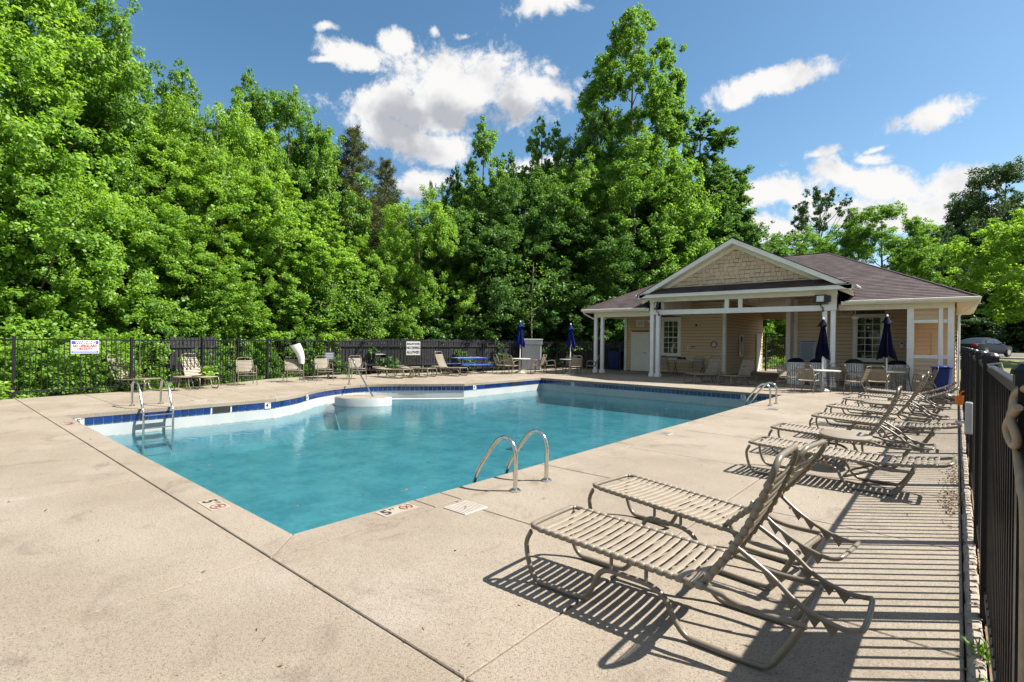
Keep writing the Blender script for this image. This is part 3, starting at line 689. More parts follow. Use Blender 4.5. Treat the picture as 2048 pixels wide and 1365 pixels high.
# kerb bricks between deck and mulch on the right, mulch, dry leaves
ed = empty('deck_edging', (0,0,0), 0, 'row of rounded concrete edging blocks under the near black fence', 'edging')
bm_ = MB(); bm_.slab([(-.037,-.094),(.037,-.094),(.037,.094),(-.037,.094)], -.12, .008, .012); em = bm_.mesh('edging_block', 'brick_edge')
for k in range(110):
    y = -1.0+k*.2
    link('edging_block', em, ed, (.091+jitter.uniform(-.004,.004), y, jitter.uniform(-.01,.004)), jitter.uniform(-.02,.02))
mu = MB(); ys = list(np.linspace(-3, 33, 90))
for a, b in zip(ys, ys[1:]): mu.quad((.14,a,-.03),(1.4,a,-.02),(1.4,b,-.02),(.14,b,-.03))
tag(part('mulch_bed', mu, 'leaf_dry'), 'brown mulch strip outside the near fence', kind='structure')
# ------------------------------------------------------------------ fences
def picket_fence(name, line, posts, label, pitch=.115, z_top=1.47, left_out=None):
    root = empty(name, (0,0,0), 0, label, 'fence')
    P = [Vector(p) for p in line]
    seg = []; L = 0
    for a, b in zip(P, P[1:]): seg.append((L, a, b)); L += (b-a).length
    def at(s):
        for s0, a, b in reversed(seg):
            if s >= s0: d = (b-a).normalized(); return a+d*(s-s0), math.atan2(d.y, d.x)
        return P[0], 0
    pm = MB(); pm.box(-.0085,.0085,-.0085,.0085,.05,z_top); pm = pm.mesh('picket', 'fence')
    s = pitch/2
    while s < L:
        p, a = at(s); 
        if not any(abs(s-q) < .05 for q in posts): link('picket', pm, root, (p.x,p.y,0), a)
        s += pitch
    qm = MB(); qm.box(-.032,.032,-.032,.032,-.1,z_top+.03); qm.box(-.038,.038,-.038,.038,z_top+.03,z_top+.06)
    qm.lathe([(.046,z_top+.058),(.044,z_top+.07),(.030,z_top+.086),(.0,z_top+.092)], 12)
    qm = qm.mesh('post', 'fence')
    for q in posts: p, a = at(q); link('post', qm, root, (p.x,p.y,0), a)
    for (s0, a, b) in seg:
        d = b-a; ang = math.atan2(d.y, d.x); l = d.length
        for nm, z in (('top_rail', z_top), ('bottom_rail', .15)):
            mb = MB(); mb.box(0, l, -.016, .016, z-.02, z+.018); part(nm, mb, 'fence', root, loc=(a.x,a.y,0), rot=ang, bevel=.003)
    return root, at
LY = [-3,-1.2,1.7,4.2,6.2,9.0,11.84,14.4,16.6,19.0,22.8]
line = [(fence_x(y), y) for y in LY]+[(-17.45,24.2),(-13.8,25.0)]
acc_ = 0; posts = [0]
for a, b in zip(line, line[1:]): acc_ += math.dist(a, b); posts.append(acc_)
ins = []
for a, b in zip(posts, posts[1:]):
    if b-a > 3.2: ins.append((a+b)/2)
left_fence, _ = picket_fence('metal_fence', line, sorted(posts+ins), 'long black metal picket fence between the left deck and the woods')
right_fence, _ = picket_fence('metal_fence', [(.15,-2.2),(.15,25.2)], [.35,3.15+.9,6.35,7.85,10.1,12.4,14.7,17.0,19.3,21.6,23.9,26.2,27.3], 'black metal picket fence with domed post caps running beside the lounge chairs')
# gate latch box on the near fence
lb = empty('gate_latch', (.10,7.05,.86), 0, 'grey latch box on the near fence behind the flat lounge chair', 'latch')
b = MB(); b.box(-.03,.03,-.05,.05,-.16,.16); part('cover_plate', b, 'box_grey', lb, bevel=.008); b = MB(); b.tube([(-.03,0,-.05),(-.10,0,-.05),(-.10,.06,-.07)], .012, 8); part('handle', b, 'steel', lb, smooth=40)
# dark stockade fence in the trees
sf = empty('stockade_fence', (0,0,0), 0, 'dark vertical board fence standing in the trees behind the metal fence', 'fence')
bd = [MB().prism([(-.061,-.01),(.061,-.01),(.061,.01),(-.061,.01)], 0, h).mesh('board', 'board') for h in (1.50,1.53,1.56)]
q = [(fence_x(y)-1.25, y) for y in (12.6,14.4,16.6,19,22.8)]+[(-18.7,25.6),(-14,26.6)]
for a, b_ in [((fence_x(5.6)-1.25,5.6),(fence_x(7.3)-1.25,7.3))]+list(zip(q, q[1:])):
    A = Vector(a); B = Vector(b_); L = (B-A).length; d = (B-A)/L; k = int(L/.145); ang = math.atan2(d.y, d.x)
    for i in range(k):
        p = A+d*((i+.5)*L/k); link('board', bd[rnd.randrange(3)], sf, (p.x, p.y, .05+rnd.uniform(-.01,.01)), ang+rnd.uniform(-.05,.05))
    for z in (.35,1.25):
        mb = MB(); mb.box(0,L,-.06,-.015,z-.04,z+.04); part('rail', mb, 'board', sf, loc=(a[0],a[1],0), rot=ang)

# ------------------------------------------------------------------ pool house
house = empty('pool_house', (-7,24,0), 0, 'tan open-fronted pool house with a shingled gable and hipped roof', 'building')
HO = Vector((-7,24,0))
def hp(name, mb, m, smooth=None, bevel=0, parent=None):
    mb.v = [(x+7, y-24, z) for x, y, z in mb.v]; return part(name, mb, m, parent or house, smooth, bevel=bevel)
FW, WP, WB = 22.3, 22.8, 25.7
def bxp(name, x0, x1, y0, y1, z0, z1, m, bevel=.004, parent=None): return hp(name, MB().box(x0,x1,y0,y1,z0,z1), m, bevel=bevel, parent=parent)
def siding(name, x0, x1, y, z0, z1, facing=-1, axis='x', pitch=.155, holes=()):
    """lap siding: each course a wedge, thicker at its foot; holes are (a0,a1,z0,z1) rectangles"""
    mb = MB(); z = z0
    while z < z1-.01:
        zt = min(z+pitch, z1); spans = [(x0,x1)]
        for (h0,h1,g0,g1) in holes:
            if g0 < zt-.02 and g1 > z+.02:
                ns = []
                for a, b in spans:
                    if h1 <= a or h0 >= b: ns.append((a,b)); continue
                    if a < h0: ns.append((a,h0))
                    if b > h1: ns.append((h1,b))
                spans = ns
        for a, b in spans:
            t0, t1 = .028, .004
            def P(u, d, zz): return (u, y+facing*d, zz) if axis == 'x' else (y+facing*d, u, zz)
            g_ = .014; mb.quad(P(a,t0,z+g_), P(b,t0,z+g_), P(b,t1,zt), P(a,t1,zt)); mb.quad(P(a,0,z+g_), P(b,0,z+g_), P(b,t0,z+g_), P(a,t0,z+g_))
        z = zt
    return hp(name, mb, 'siding')
# wall cores and siding
W1 = (-13.72,-8.5); W2 = (-5.5,-.05)
win1 = (-11.74,-10.69,.86,2.88); win2 = (-3.3,-2.22,.87,2.84); door = (-13.48,-12.42,0,2.12)
for (a, b), holes in ((W1, [(door[0]+.02,door[1]-.02,0,2.1), win1]), (W2, [win2])):
    siding('siding', a, b, WB, .02, 3.6, holes=holes)
core = MB(); core.box(W1[0],W1[1],WB+.005,WB+.12,0,3.5); 
c2 = MB()
def wall_with_holes(name, x0, x1, y0, y1, z0, z1, holes, m='bark'):  # dark core colour stands in for shadow lines in the siding gaps
    mb = MB(); xs = sorted({x0,x1}|{h[0] for h in holes}|{h[1] for h in holes})
    for a, b in zip(xs, xs[1:]):
        hs = [h for h in holes if h[0] < (a+b)/2 < h[1]]
        if not hs: mb.box(a,b,y0,y1,z0,z1); continue
        h = hs[0]
        if h[2] > z0: mb.box(a,b,y0,y1,z0,h[2])
        if h[3] < z1: mb.box(a,b,y0,y1,h[3],z1)
    return hp(name, mb, m)
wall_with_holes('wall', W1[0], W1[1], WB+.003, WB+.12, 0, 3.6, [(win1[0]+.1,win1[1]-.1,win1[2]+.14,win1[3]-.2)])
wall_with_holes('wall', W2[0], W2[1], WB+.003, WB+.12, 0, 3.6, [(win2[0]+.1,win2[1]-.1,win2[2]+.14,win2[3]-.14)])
siding('siding', WB+.12, 32.0, W1[1], .02, 3.6, facing=1, axis='y')
hp('wall', MB().box(W1[1]-.12,W1[1]-.003,WB+.12,32.0,0,3.6), 'bark')  # dark core again, painted shade behind the lap gaps
hp('wall', MB().box(W2[0]+.003,W2[0]+.12,WB+.12,32.0,0,3.6), 'siding'); siding('siding', WB+.12, 32.0, W2[0], .02, 3.6, facing=-1, axis='y')
hp('wall', MB().box(W1[0],W1[1]-.13,31.9,32.0,0,3.1), 'siding'); hp('wall', MB().box(W2[0]+.13,W2[1],31.9,32.0,0,3.1), 'siding')
hp('wall', MB().box(W1[0],W1[0]+.1,WB+.13,31.9,0,3.1), 'siding'); hp('wall', MB().box(W2[1]-.1,W2[1],WB+.13,31.9,0,3.1), 'siding')
siding('siding', WB-.0, 32.0, W2[1], .02, 3.1, facing=1, axis='y')
# header over the passage (front: open; rear: beam over gate)
hp('wall', MB().box(W1[1],W2[0],31.9,32.0,2.95,3.6), 'siding')
# corner boards
for x in (-13.90,-8.62,-5.52): bxp('corner_board', x, x+.15, WB-.035, WB+.14, 0, 3.55, 'trim')
bxp('corner_board', -5.71, -5.53, WB-.6, WB-.04, 0, 3.55, 'soffit')
# columns: pairs of square posts with base blocks and caps
def column(x, y, z1, w=.15, base=True):
    mb = MB(); h = w/2
    mb.box(x-h,x+h,y-h,y+h,0,z1)
    if base: mb.box(x-h-.035,x+h+.035,y-h-.035,y+h+.035,0,.15); mb.prism([(x-h-.035,y-h-.035),(x+h+.035,y-h-.035),(x+h+.035,y+h+.035),(x-h-.035,y+h+.035)],.15,.151)
    hp('column', mb, 'white', bevel=.006)
for x in (-13.96,-13.58): column(x, WP, 2.80, .14)
for x in (-10.64,-10.36): column(x, FW, 2.83, .165)
for x in (-3.75,-3.48): column(x, FW, 2.82, .15)
column(-.42, WP, 2.86, .12, False); column(-.155, WP, 2.86, .165)
column(-10.5, WB-.5, 2.85, .12, False) if False else None
# wing beams, fascia, gutters
bxp('beam', -14.03, -10.76, WP-.09, WP+.09, 2.80, 3.07, 'cream'); bxp('beam', -3.38, -.06, WP-.09, WP+.09, 2.85, 3.07, 'cream')
bxp('beam', -14.03, -13.86, WP+.09, 26, 2.82, 3.07, 'cream'); bxp('beam', -.24, -.07, WP+.09, WB-.03, 2.87, 3.07, 'cream')
EY = 22.35; EX0, EX1 = -14.45, .46; EZ = 3.16
# eave soffits (bottoms) and fascia boards
for x0, x1 in ((EX0+.02,-10.9),(-3.2,EX1-.02)): bxp('soffit', x0, x1, EY+.02, WP-.09, 3.03, 3.05, 'soffit', 0)
bxp('soffit', EX0+.02, -14.03, EY+.46, 32.3, 3.03, 3.05, 'soffit', 0); bxp('soffit', -.02, EX1-.02, EY+.46, 32.3, 3.03, 3.05, 'soffit', 0)
for x0, x1 in ((EX0,-10.85),(-3.25,EX1)): bxp('fascia', x0, x1, EY-.02, EY+.018, 3.03, 3.16, 'cream')
bxp('fascia', EX1-.02, EX1+.02, EY+.02, 32.3, 3.03, 3.16, 'cream'); bxp('fascia', EX0-.02, EX0+.02, EY+.02, 32.3, 3.03, 3.16, 'cream')
def gutter(x0, x1, y, z, along='x'):
    mb = MB(); prof = [(0,.0),(-.07,.0),(-.10,.03),(-.105,.085),(-.12,.095),(-.10,.105),(-.085,.09),(-.0,.09)]
    b = 0; n = len(prof)
    for u in (x0, x1):
        for d, h in prof: mb.v.append((u, y+d, z+h) if along == 'x' else (y-d, u, z+h))
    for i in range(n): j = (i+1) % n; mb.f.append((i,j,n+j,n+i))
    mb.f.append(tuple(range(n))); mb.f.append(tuple(range(2*n-1,n-1,-1)))
    hp('gutter', mb, 'trim')
gutter(EX0-.05, -10.95, EY-.02, 3.075); gutter(-3.1, EX1+.1, EY-.02, 3.075); gutter(EY-.02, 32.3, EX1+.02, 3.075, 'y')
dn = MB(); dn.tube([(.52,22.42,3.10),(.50,22.5,2.98),(.20,22.72,2.70),(.06,22.78,2.60),(.045,22.80,2.4),(.045,22.80,.12)], .038, 8, smooth=3); hp('downspout', dn, 'trim', smooth=50)
dn = MB(); dn.tube([(-14.5,22.42,3.10),(-14.45,22.5,2.98),(-14.2,22.7,2.80),(-14.06,22.78,2.72)], .036, 8, smooth=3); hp('downspout', dn, 'cream', smooth=50)
# porch ceilings
hp('ceiling', MB().box(-14.0,-10.3,WP+.1,WB,2.98,3.0), 'soffit'); hp('ceiling', MB().box(-3.6,-.1,WP+.1,WB,2.98,3.0), 'soffit')
hp('ceiling', MB().box(-10.3,-3.6,FW+.12,32.0,3.62,3.65), 'soffit')
for x in (-10.3,-3.75): bxp('beam', x, x+.15, FW+.12, WB, 2.86, 3.6, 'soffit', 0)
# front frame of the gable porch
bxp('beam', -10.24, -3.86, FW-.06, FW+.06, 2.83, 3.04, 'white'); bxp('beam', -10.74, -10.24, FW-.075, FW+.075, 2.84, 3.06, 'white'); bxp('beam', -3.86, -3.38, FW-.075, FW+.075, 2.83, 3.06, 'white')
for x in (-7.32,-6.78): bxp('short_post', x-.08, x+.08, FW-.05, FW+.05, 3.04, 3.42, 'white')
bxp('short_post', -10.74, -10.55, FW-.075, FW+.075, 3.06, 3.42, 'cream'); bxp('short_post', -3.62, -3.38, FW-.075, FW+.075, 3.06, 3.42, 'cream')
bxp('beam', -10.76, -3.36, FW-.09, FW+.09, 3.41, 3.72, 'cream')
bxp('soffit', -11.05, -2.85, 21.87, FW-.09, 3.60, 3.62, 'soffit', 0)
bxp('fascia', -11.10, -2.80, 21.83, 21.87, 3.58, 3.73, 'trim')
# pent roof strip under the gable
def roof_face(name, o, ux, up_, n_rows, w0, w1, row=.142, skew0=0.0, skew1=0.0, th=.016, cut=None):
    """stepped shingle courses: o start of the eave, ux unit along the eave, up_ unit up the slope; span at height s runs w0+skew0*s .. w1+skew1*s"""
    o = Vector(o); ux = Vector(ux); up_ = Vector(up_); nn = ux.cross(up_).normalized()
    if nn.z < 0: nn = -nn
    mb = MB(); uvs = []
    for k in range(n_rows):
        s0, s1 = k*row, (k+1)*row; a0, b0, a1, b1 = w0+skew0*s0, w1+skew1*s0, w0+skew0*s1, w1+skew1*s1
        if b1-a1 < .02: a1 = b1 = (a1+b1)/2
        if b0-a0 < .05: break
        spans = [(a0,b0,a1,b1)]
        if cut:                                          # leave the part under the gable open
            c0, c1 = cut(s0); d0, d1 = cut(s1)
            if c1-c0 > .05: spans = [(a0,c0,a1,d0),(c1,b0,d1,b1)]
        for a0, b0, a1, b1 in spans:
            A = o+ux*a0+up_*s0+nn*th; B = o+ux*b0+up_*s0+nn*th; Cx = o+ux*b1+up_*s1+nn*.003; D = o+ux*a1+up_*s1+nn*.003
            A2 = o+ux*a0+up_*s0; B2 = o+ux*b0+up_*s0
            mb.quad(A,B,Cx,D); uvs += [(a0,s0+.001),(b0,s0+.001),(b1,s1-.001),(a1,s1-.001)]
            mb.quad(A2,B2,B,A); uvs += [(a0,s0),(b0,s0),(b0,s0),(a0,s0)]
    ob = hp(name, mb, 'roof'); uvl = ob.data.uv_layers.new(name='UVMap')
    for i, l in enumerate(ob.data.loops): uvl.data[i].uv = uvs[l.vertex_index]
    return ob
pl = math.hypot(.45,.27)
roof_face('pent_roof', (-10.95,21.80,3.74), (1,0,0), (0,.45/pl,.27/pl), 4, 0, 8.0)
# gable wall with single shakes
AX, AZ = -7.0, 5.86; SL = (5.86-3.72)/(4.12)      # gable apex, slope
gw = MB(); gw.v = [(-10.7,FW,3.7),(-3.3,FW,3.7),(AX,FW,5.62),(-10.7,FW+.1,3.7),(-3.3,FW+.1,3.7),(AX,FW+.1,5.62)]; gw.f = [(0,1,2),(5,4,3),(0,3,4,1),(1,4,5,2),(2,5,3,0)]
hp('gable_wall', gw, 'bark')  # dark backing colour paints the shadow seen between the shakes
row = 0; z = 3.93
sh = {}
cnt = 0
while z < 5.5:
    zt = z+.155; half = (5.60-z)/SL-.16
    x = AX-half+rnd.uniform(-.1,0)
    while x < AX+half:
        w_ = rnd.choice((.15,.18,.21,.24)); xa, xb = max(x, AX-half), min(x+w_-.012, AX+half)
        if xb-xa > .05:
            def top(xx): return min(zt, 5.60-abs(xx-AX)*SL-.02)
            dz = rnd.uniform(-.016,.016); t = rnd.uniform(.026,.038)
            mb = MB(); za, zb = max(top(xa), z+.02), max(top(xb), z+.02)
            y0 = FW-.004
            mb.v = [(xa,y0-t,z+dz),(xb,y0-t,z+dz),(xb,y0-.008,zb),(xa,y0-.008,za),(xa,y0,z+dz),(xb,y0,z+dz),(xb,y0,zb),(xa,y0,za)]
            mb.f = [(0,1,2,3),(4,5,1,0),(1,5,6,2),(4,0,3,7),(3,2,6,7)]
            hp('shingle', mb, 'shingle'); cnt += 1
        x += w_
    z += .165
# rake boards and gable roof
for s in (-1, 1):
    def rake(name, y0, y1, drop0, drop1, m, ext=.0):
        mb = MB(); xe = AX+s*(4.14+ext)
        ze = AZ-(4.14+ext)*SL
        P = [(AX,AZ-drop0),(xe,ze-drop0),(xe,ze-drop1),(AX,AZ-drop1)]
        mb.v = [(x,y0,z) for x,z in P]+[(x,y1,z) for x,z in P]; mb.f = [(0,1,2,3),(7,6,5,4),(0,4,5,1),(1,5,6,2),(2,6,7,3),(3,7,4,0)]
        return hp(name, mb, m)
    rake('rake_board', 21.83, 21.87, .0, .20, 'trim'); rake('soffit', 21.875, FW-.0, .165, .19, 'cream'); rake('rake_trim', FW-.05, FW-.026, .20, .37, 'cream')
    sl = Vector((s*4.2,0,-4.2*SL)); L = sl.length; upv = -sl.normalized(); eo = Vector((AX,21.80,AZ+.015))+sl
    depth = 5.6
    # covered from the eave up; the part behind meets the main roof
    roof_face('gable_roof', eo, (0,1,0), upv, int(L/.142)+1, 0, 1.3, skew1=1.05)
    g = MB(); ex = AX+s*4.2; ez = AZ-4.2*SL
    g.tube([(ex+s*.05,21.75,ez+.0),(ex+s*.05,22.9,ez+.0)], .055, 8); hp('gutter', g, 'box_grey', smooth=40)
# main hipped roof: ridge z 5.74 between X -9.4 and -4.7
RZ = 5.74; run = 5.05; RY = EY+run; sl = (RZ-EZ)/run; Ls = math.hypot(run, RZ-EZ); cosu = run/Ls; sinu = (RZ-EZ)/Ls
nrow = int(Ls/.142)+1; wid = EX1-EX0+.16
def gcut(s):
    z = EZ-.01+sinu*s; h = min((AZ-z)/SL, 4.1) if z < AZ else 0
    h = max(h-.12, 0); return (AX-h-(EX0-.08), AX+h-(EX0-.08))
roof_face('roof', (EX0-.08,EY-.06,EZ-.01), (1,0,0), (0,cosu,sinu), nrow, 0, wid, skew0=cosu, skew1=-cosu, cut=gcut)
roof_face('roof', (EX0-.08,EY-.06+2*run+.12,EZ-.01), (1,0,0), (0,-cosu,sinu), nrow, 0, wid, skew0=cosu, skew1=-cosu)
roof_face('roof', (EX1+.08,EY-.06,EZ-.01), (0,1,0), (-cosu,0,sinu), nrow, 0, 2*run+.12, skew0=cosu, skew1=-cosu)
roof_face('roof', (EX0-.08,EY-.06,EZ-.01), (0,1,0), (cosu,0,sinu), nrow, 0, 2*run+.12, skew0=cosu, skew1=-cosu)
cap = MB()
def capline(a, b):
    cap.tube([a, b], .05, 6)
RL, RR = (EX0-.08+run+.03, RY, RZ+.0), (EX1+.08-run-.03, RY, RZ+.0)
capline(RL, RR)
for cxx, cyy, r_ in ((EX1+.06,EY-.04,RR),(EX0-.06,EY-.04,RL),(EX1+.06,EY+2*run+.04,RR),(EX0-.06,EY+2*run+.04,RL)): capline((cxx,cyy,EZ), r_)
hp('ridge_cap', cap, 'roof', smooth=60)
# door
dr = bxp('door', -13.39,-12.50, WB-.045, WB-.004, .02, 2.04, 'door', .003)
for z0, z1 in ((.18,.62),(.76,.90),(1.02,1.90)):
    m = MB()
    for a, b, c, d in ((-13.24,-12.65,z0,z0+.03),(-13.24,-12.65,z1-.03,z1),(-13.24,-13.21,z0+.03,z1-.03),(-12.68,-12.65,z0+.03,z1-.03)): m.box(a,b,WB-.056,WB-.0455,c,d)
    hp('panel_moulding', m, 'door')
for a, b, c, d in ((-13.48,-13.395,0,2.12),(-12.495,-12.42,0,2.12)): bxp('door_frame', a, b, WB-.05, WB-.002, c, d, 'trim')
bxp('door_frame', -13.395,-12.495, WB-.05, WB-.002, 2.045, 2.12, 'trim')
h = MB(); h.tube([(-12.60,WB-.05,1.0),(-12.60,WB-.10,1.0),(-12.72,WB-.105,1.0)], .013, 6); hp('door_handle', h, 'dark_metal', smooth=40)
# windows
def window(x0, x1, z0, z1, gx0, gx1, gz0, gz1):
    root = bpy.data.objects.new('window', None); COL.objects.link(root); root.parent = house; root.location = ((x0+x1)/2+7, WB-24, 0)
    cx = (x0+x1)/2
    def wp(name, boxes, m, bev=.003):
        mb = MB()
        for a, b, c, d, e, f in boxes: mb.box(a-cx, b-cx, c-WB, d-WB, e, f)
        return part(name, mb, m, root, bevel=bev)
    y0, y1 = WB-.05, WB+.0
    wp('casing', [(x0,gx0-.04,y0,y1,z0,z1)], 'trim'); wp('casing', [(gx1+.04,x1,y0,y1,z0,z1)], 'trim')
    wp('casing', [(gx0-.04,gx1+.04,y0,y1,gz1+.04,z1)], 'trim'); wp('sill', [(gx0-.04,gx1+.04,y0-.02,y1,z0,gz0-.04)], 'trim')
    w_, h_ = gx1-gx0, gz1-gz0; fr = []
    fr += [(gx0-.038,gx0,WB-.03,WB+.01,gz0-.038,gz1+.038),(gx1,gx1+.038,WB-.03,WB+.01,gz0-.038,gz1+.038),(gx0,gx1,WB-.03,WB+.01,gz0-.038,gz0),(gx0,gx1,WB-.03,WB+.01,gz1,gz1+.038)]
    wp('sash', fr, 'white', .002)
    mt = []
    for i in (1,2): x = gx0+w_*i/3; mt.append((x-.009,x+.009,WB-.025,WB+.0,gz0,gz1))
    for j in range(1,6):
        z = gz0+h_*j/6; t = .02 if j == 3 else .009
        for i in range(3):
            a = gx0+w_*i/3+(.009 if i else 0); b = gx0+w_*(i+1)/3-(.009 if i < 2 else 0); mt.append((a,b,WB-.024,WB+.0,z-t,z+t))
    wp('glazing_bar', mt, 'white', 0)
    pm = MB(); pm.box(-w_/6+.001,w_/6-.001,.0,.004,-h_/12,h_/12); pm = pm.mesh('pane', 'glass')
    for i in range(3):
        for j in range(6):
            o = link('pane', pm, root, (gx0-cx+w_*(i+.5)/3, .006, gz0+h_*(j+.5)/6), (rnd.uniform(-.004,.004), 0, rnd.uniform(-.004,.004)))
window(*win1[:2], *win1[2:], -11.61, -10.87, 1.02, 2.66); window(*win2[:2], *win2[2:], -3.14, -2.36, 1.03, 2.70)
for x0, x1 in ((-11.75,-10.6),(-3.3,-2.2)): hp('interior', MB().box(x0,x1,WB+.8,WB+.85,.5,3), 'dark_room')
# shower screen at the right end
bxp('screen_frame', -1.33,-1.14, WP-.07, WP+.10, 0, 2.85, 'white')
for z0, z1, a, b in ((2.36,2.47,-1.14,-.49),(1.13,1.25,-1.14,-.49),(2.36,2.47,-.35,-.245),(1.13,1.25,-.35,-.245)): bxp('screen_frame', a, b, WP-.05, WP+.05, z0, z1, 'white')
for a, b in ((-1.14,-.485),(-.355,-.245)):
    siding('siding', a, b, WP-.01, .1, 1.13); siding('siding', a, b, WP-.01, 2.47, 2.84)
    hp('wall', MB().box(a,b,WP-.007,WP+.02,0,1.128), 'siding'); hp('wall', MB().box(a,b,WP-.007,WP+.02,2.472,2.848), 'siding')
hp('wall', MB().box(-1.33,-1.2,WP+.11,WB-.03,0,2.97), 'siding'); siding('siding', -1.2, -.2, 24.6, .02, 2.97); hp('wall', MB().box(-1.2,-.2,24.603,24.7,0,2.97), 'siding')
sp = MB(); sp.tube([(-.72,24.52,1.15),(-.72,24.52,2.0),(-.72,24.45,2.04)], .013, 6); hp('shower_pipe', sp, 'kerb', smooth=40)
# ceiling fans
def fan(x, y, z, a0, label):
    f = empty('ceiling_fan', (x,y,z), a0, label, 'ceiling fan', 'ceiling fans of the pool house')
    m = MB(); m.lathe([(.0,-.10),(.10,-.10),(.13,-.06),(.13,.02),(.06,.05),(.0,.05)], 14); part('motor', m, 'white', f, smooth=40)
    m = MB(); m.tube([(0,0,.05),(0,0,.33)], .015, 8); part('rod', m, 'white', f)
    for k in range(5):
        a = k*2*math.pi/5; m = MB(); mt = Matrix.Rotation(a, 4, 'Z') @ Matrix.Rotation(.2, 4, 'X')
        m.prism([(.14,-.03),(.22,-.06),(.66,-.07),(.68,-.05),(.68,.05),(.66,.07),(.22,.06),(.14,.03)], -.004, .004, mt); part('blade', m, 'white' if k % 2 else 'soffit', f)
fan(-3.0, 23.9, 2.66, .3, 'white ceiling fan over the right porch tables'); fan(-11.5, 23.9, 2.66, .9, 'white ceiling fan in the left porch above the white door')
# floodlights
def flood(x, z, head, label, turn):
    f = empty('floodlight', (x,FW-.10,z), 0, label, 'floodlight', 'floodlights on the gable posts')
    m = MB(); m.tube([(.06,0,-.32),(.06,-.03,-.22),(0,-.07,-.18),(0,-.10,-.02)], .018, 8, smooth=2); m.lathe([(.035,-.36),(.035,-.30)], 10, c=(.06,.0,0)); part('arm', m, 'black', f, smooth=40)
    mt = Matrix.Translation((0,-.14,.10)) @ Matrix.Rotation(turn, 4, 'Z') @ Matrix.Rotation(-.15, 4, 'X')
    m = MB(); m.box(-.21,.21,-.05,.05,-.16,.16,mt); part('housing', m, 'dark_metal', f, bevel=.02)
    m = MB(); m.box(-.12,.12,-.062,-.051,-.11,.11,mt); part('lens', m, 'lamp_glass', f, bevel=.003)
    m = MB(); m.box(.215,.34,-.03,.03,-.12,.12,mt); part('ballast', m, 'dark_metal', f, bevel=.01)
flood(-3.86, 3.16, 0, 'floodlight with a pale square lens on the right gable post', -.1); flood(-10.35, 3.14, 0, 'floodlight turned sideways on the left gable post', -.9)
# exit sign
e = empty('exit_sign', (-6.95,25.0,3.52), 0, 'red exit sign with two lamp heads hanging under the gable ceiling', 'exit sign')
m = MB(); m.box(-.16,.16,-.02,.02,-.10,.10); part('box', m, 'exit', e, bevel=.004)
text('EXIT', .16, 'sign_white', e, (0,-.024,0), (1,0,0), (0,0,1), bold=.003)
for s in (-1,1): m = MB(); m.lathe([(.0,-.04),(.05,-.04),(.05,.03),(.02,.05)], 10, c=(s*.23,-.02,0)); part('lamp_head', m, 'trim', e, smooth=40)
# wall things
def wallthing(name, x, z, w_, h_, m, label, cat, y=WB-.03, d=.04):
    o = empty(name, (x,y,z), 0, label, cat); mb = MB(); mb.box(-w_/2,w_/2,-d,0,-h_/2,h_/2); part('case', mb, m, o, bevel=.004); return o
ck = empty('wall_clock', (-9.02,WB-.03,1.5), 0, 'round dark-rimmed clock on the tan wall left of the passage', 'clock')
m = MB(); m.tube([(.135*math.cos(a),-.02,.135*math.sin(a)) for a in [i*math.pi/12 for i in range(24)]], .022, 6, closed=True); part('rim', m, 'black', ck, smooth=40)
m = MB(); mt = Matrix.Rotation(R(90), 4, 'X'); m.prism([(.13*math.cos(i*math.pi/12),.13*math.sin(i*math.pi/12)) for i in range(24)], .0, .015, mt); part('dial', m, 'sign_white', ck)
m = MB(); m.tube([(0,-.02,0),(.03,-.02,.06)], .005, 4); m.tube([(0,-.02,0),(-.06,-.02,.05)], .004, 4); part('hand', m, 'sign_black', ck)
wb = wallthing('notice_box', -10.07, 1.36, .25, .17, 'box_grey', 'small pale notice box beside the left window', 'notice box')
m = MB(); m.box(-.08,.08,-.045,-.041,.0,.05); part('slot', m, 'sign_black', wb)
wallthing('switch_box', -10.30, 1.32, .07, .19, 'cream', 'narrow cream switch box left of the notice box', 'switch box')
wl = wallthing('wall_lamp', -9.78, 2.47, .20, .24, 'siding', 'small wall lamp with a dark head high on the tan wall', 'wall lamp')
m = MB(); m.lathe([(.0,-.05),(.05,-.05),(.035,.05),(.0,.06)], 10, c=(-.09,-.09,-.02)); part('lamp_head', m, 'black', wl, smooth=40)
vb = wallthing('vent', -12.94, 2.58, .44, .40, 'trim', 'white louvred vent above the white door', 'vent')
for k in range(6): m = MB(); m.box(-.16,.16,-.055,-.041,-.13+k*.045,-.105+k*.045); part('louvre', m, 'box_grey', vb)
rs = wallthing('rules_sign', -4.95, 1.28, .62, .92, 'sign_grey', 'large grey pool rules sign on the wall behind the left parasol table', 'sign')
m = MB(); m.box(-.28,.28,-.046,-.041,.40,.43)
for k in range(22): m.box(-.26,.26-.1*rnd.random(),-.044,-.041,.33-k*.034,.34-k*.034)
part('printed_lines', m, 'sign_black', rs)
ss = wallthing('small_sign', -1.66, 1.6, .12, .26, 'sign_white', 'small white sign on the wall beside the right parasol', 'sign')
m = MB(); m.box(-.03,.03,-.045,-.041,.02,.08); part('symbol', m, 'sign_black', ss)
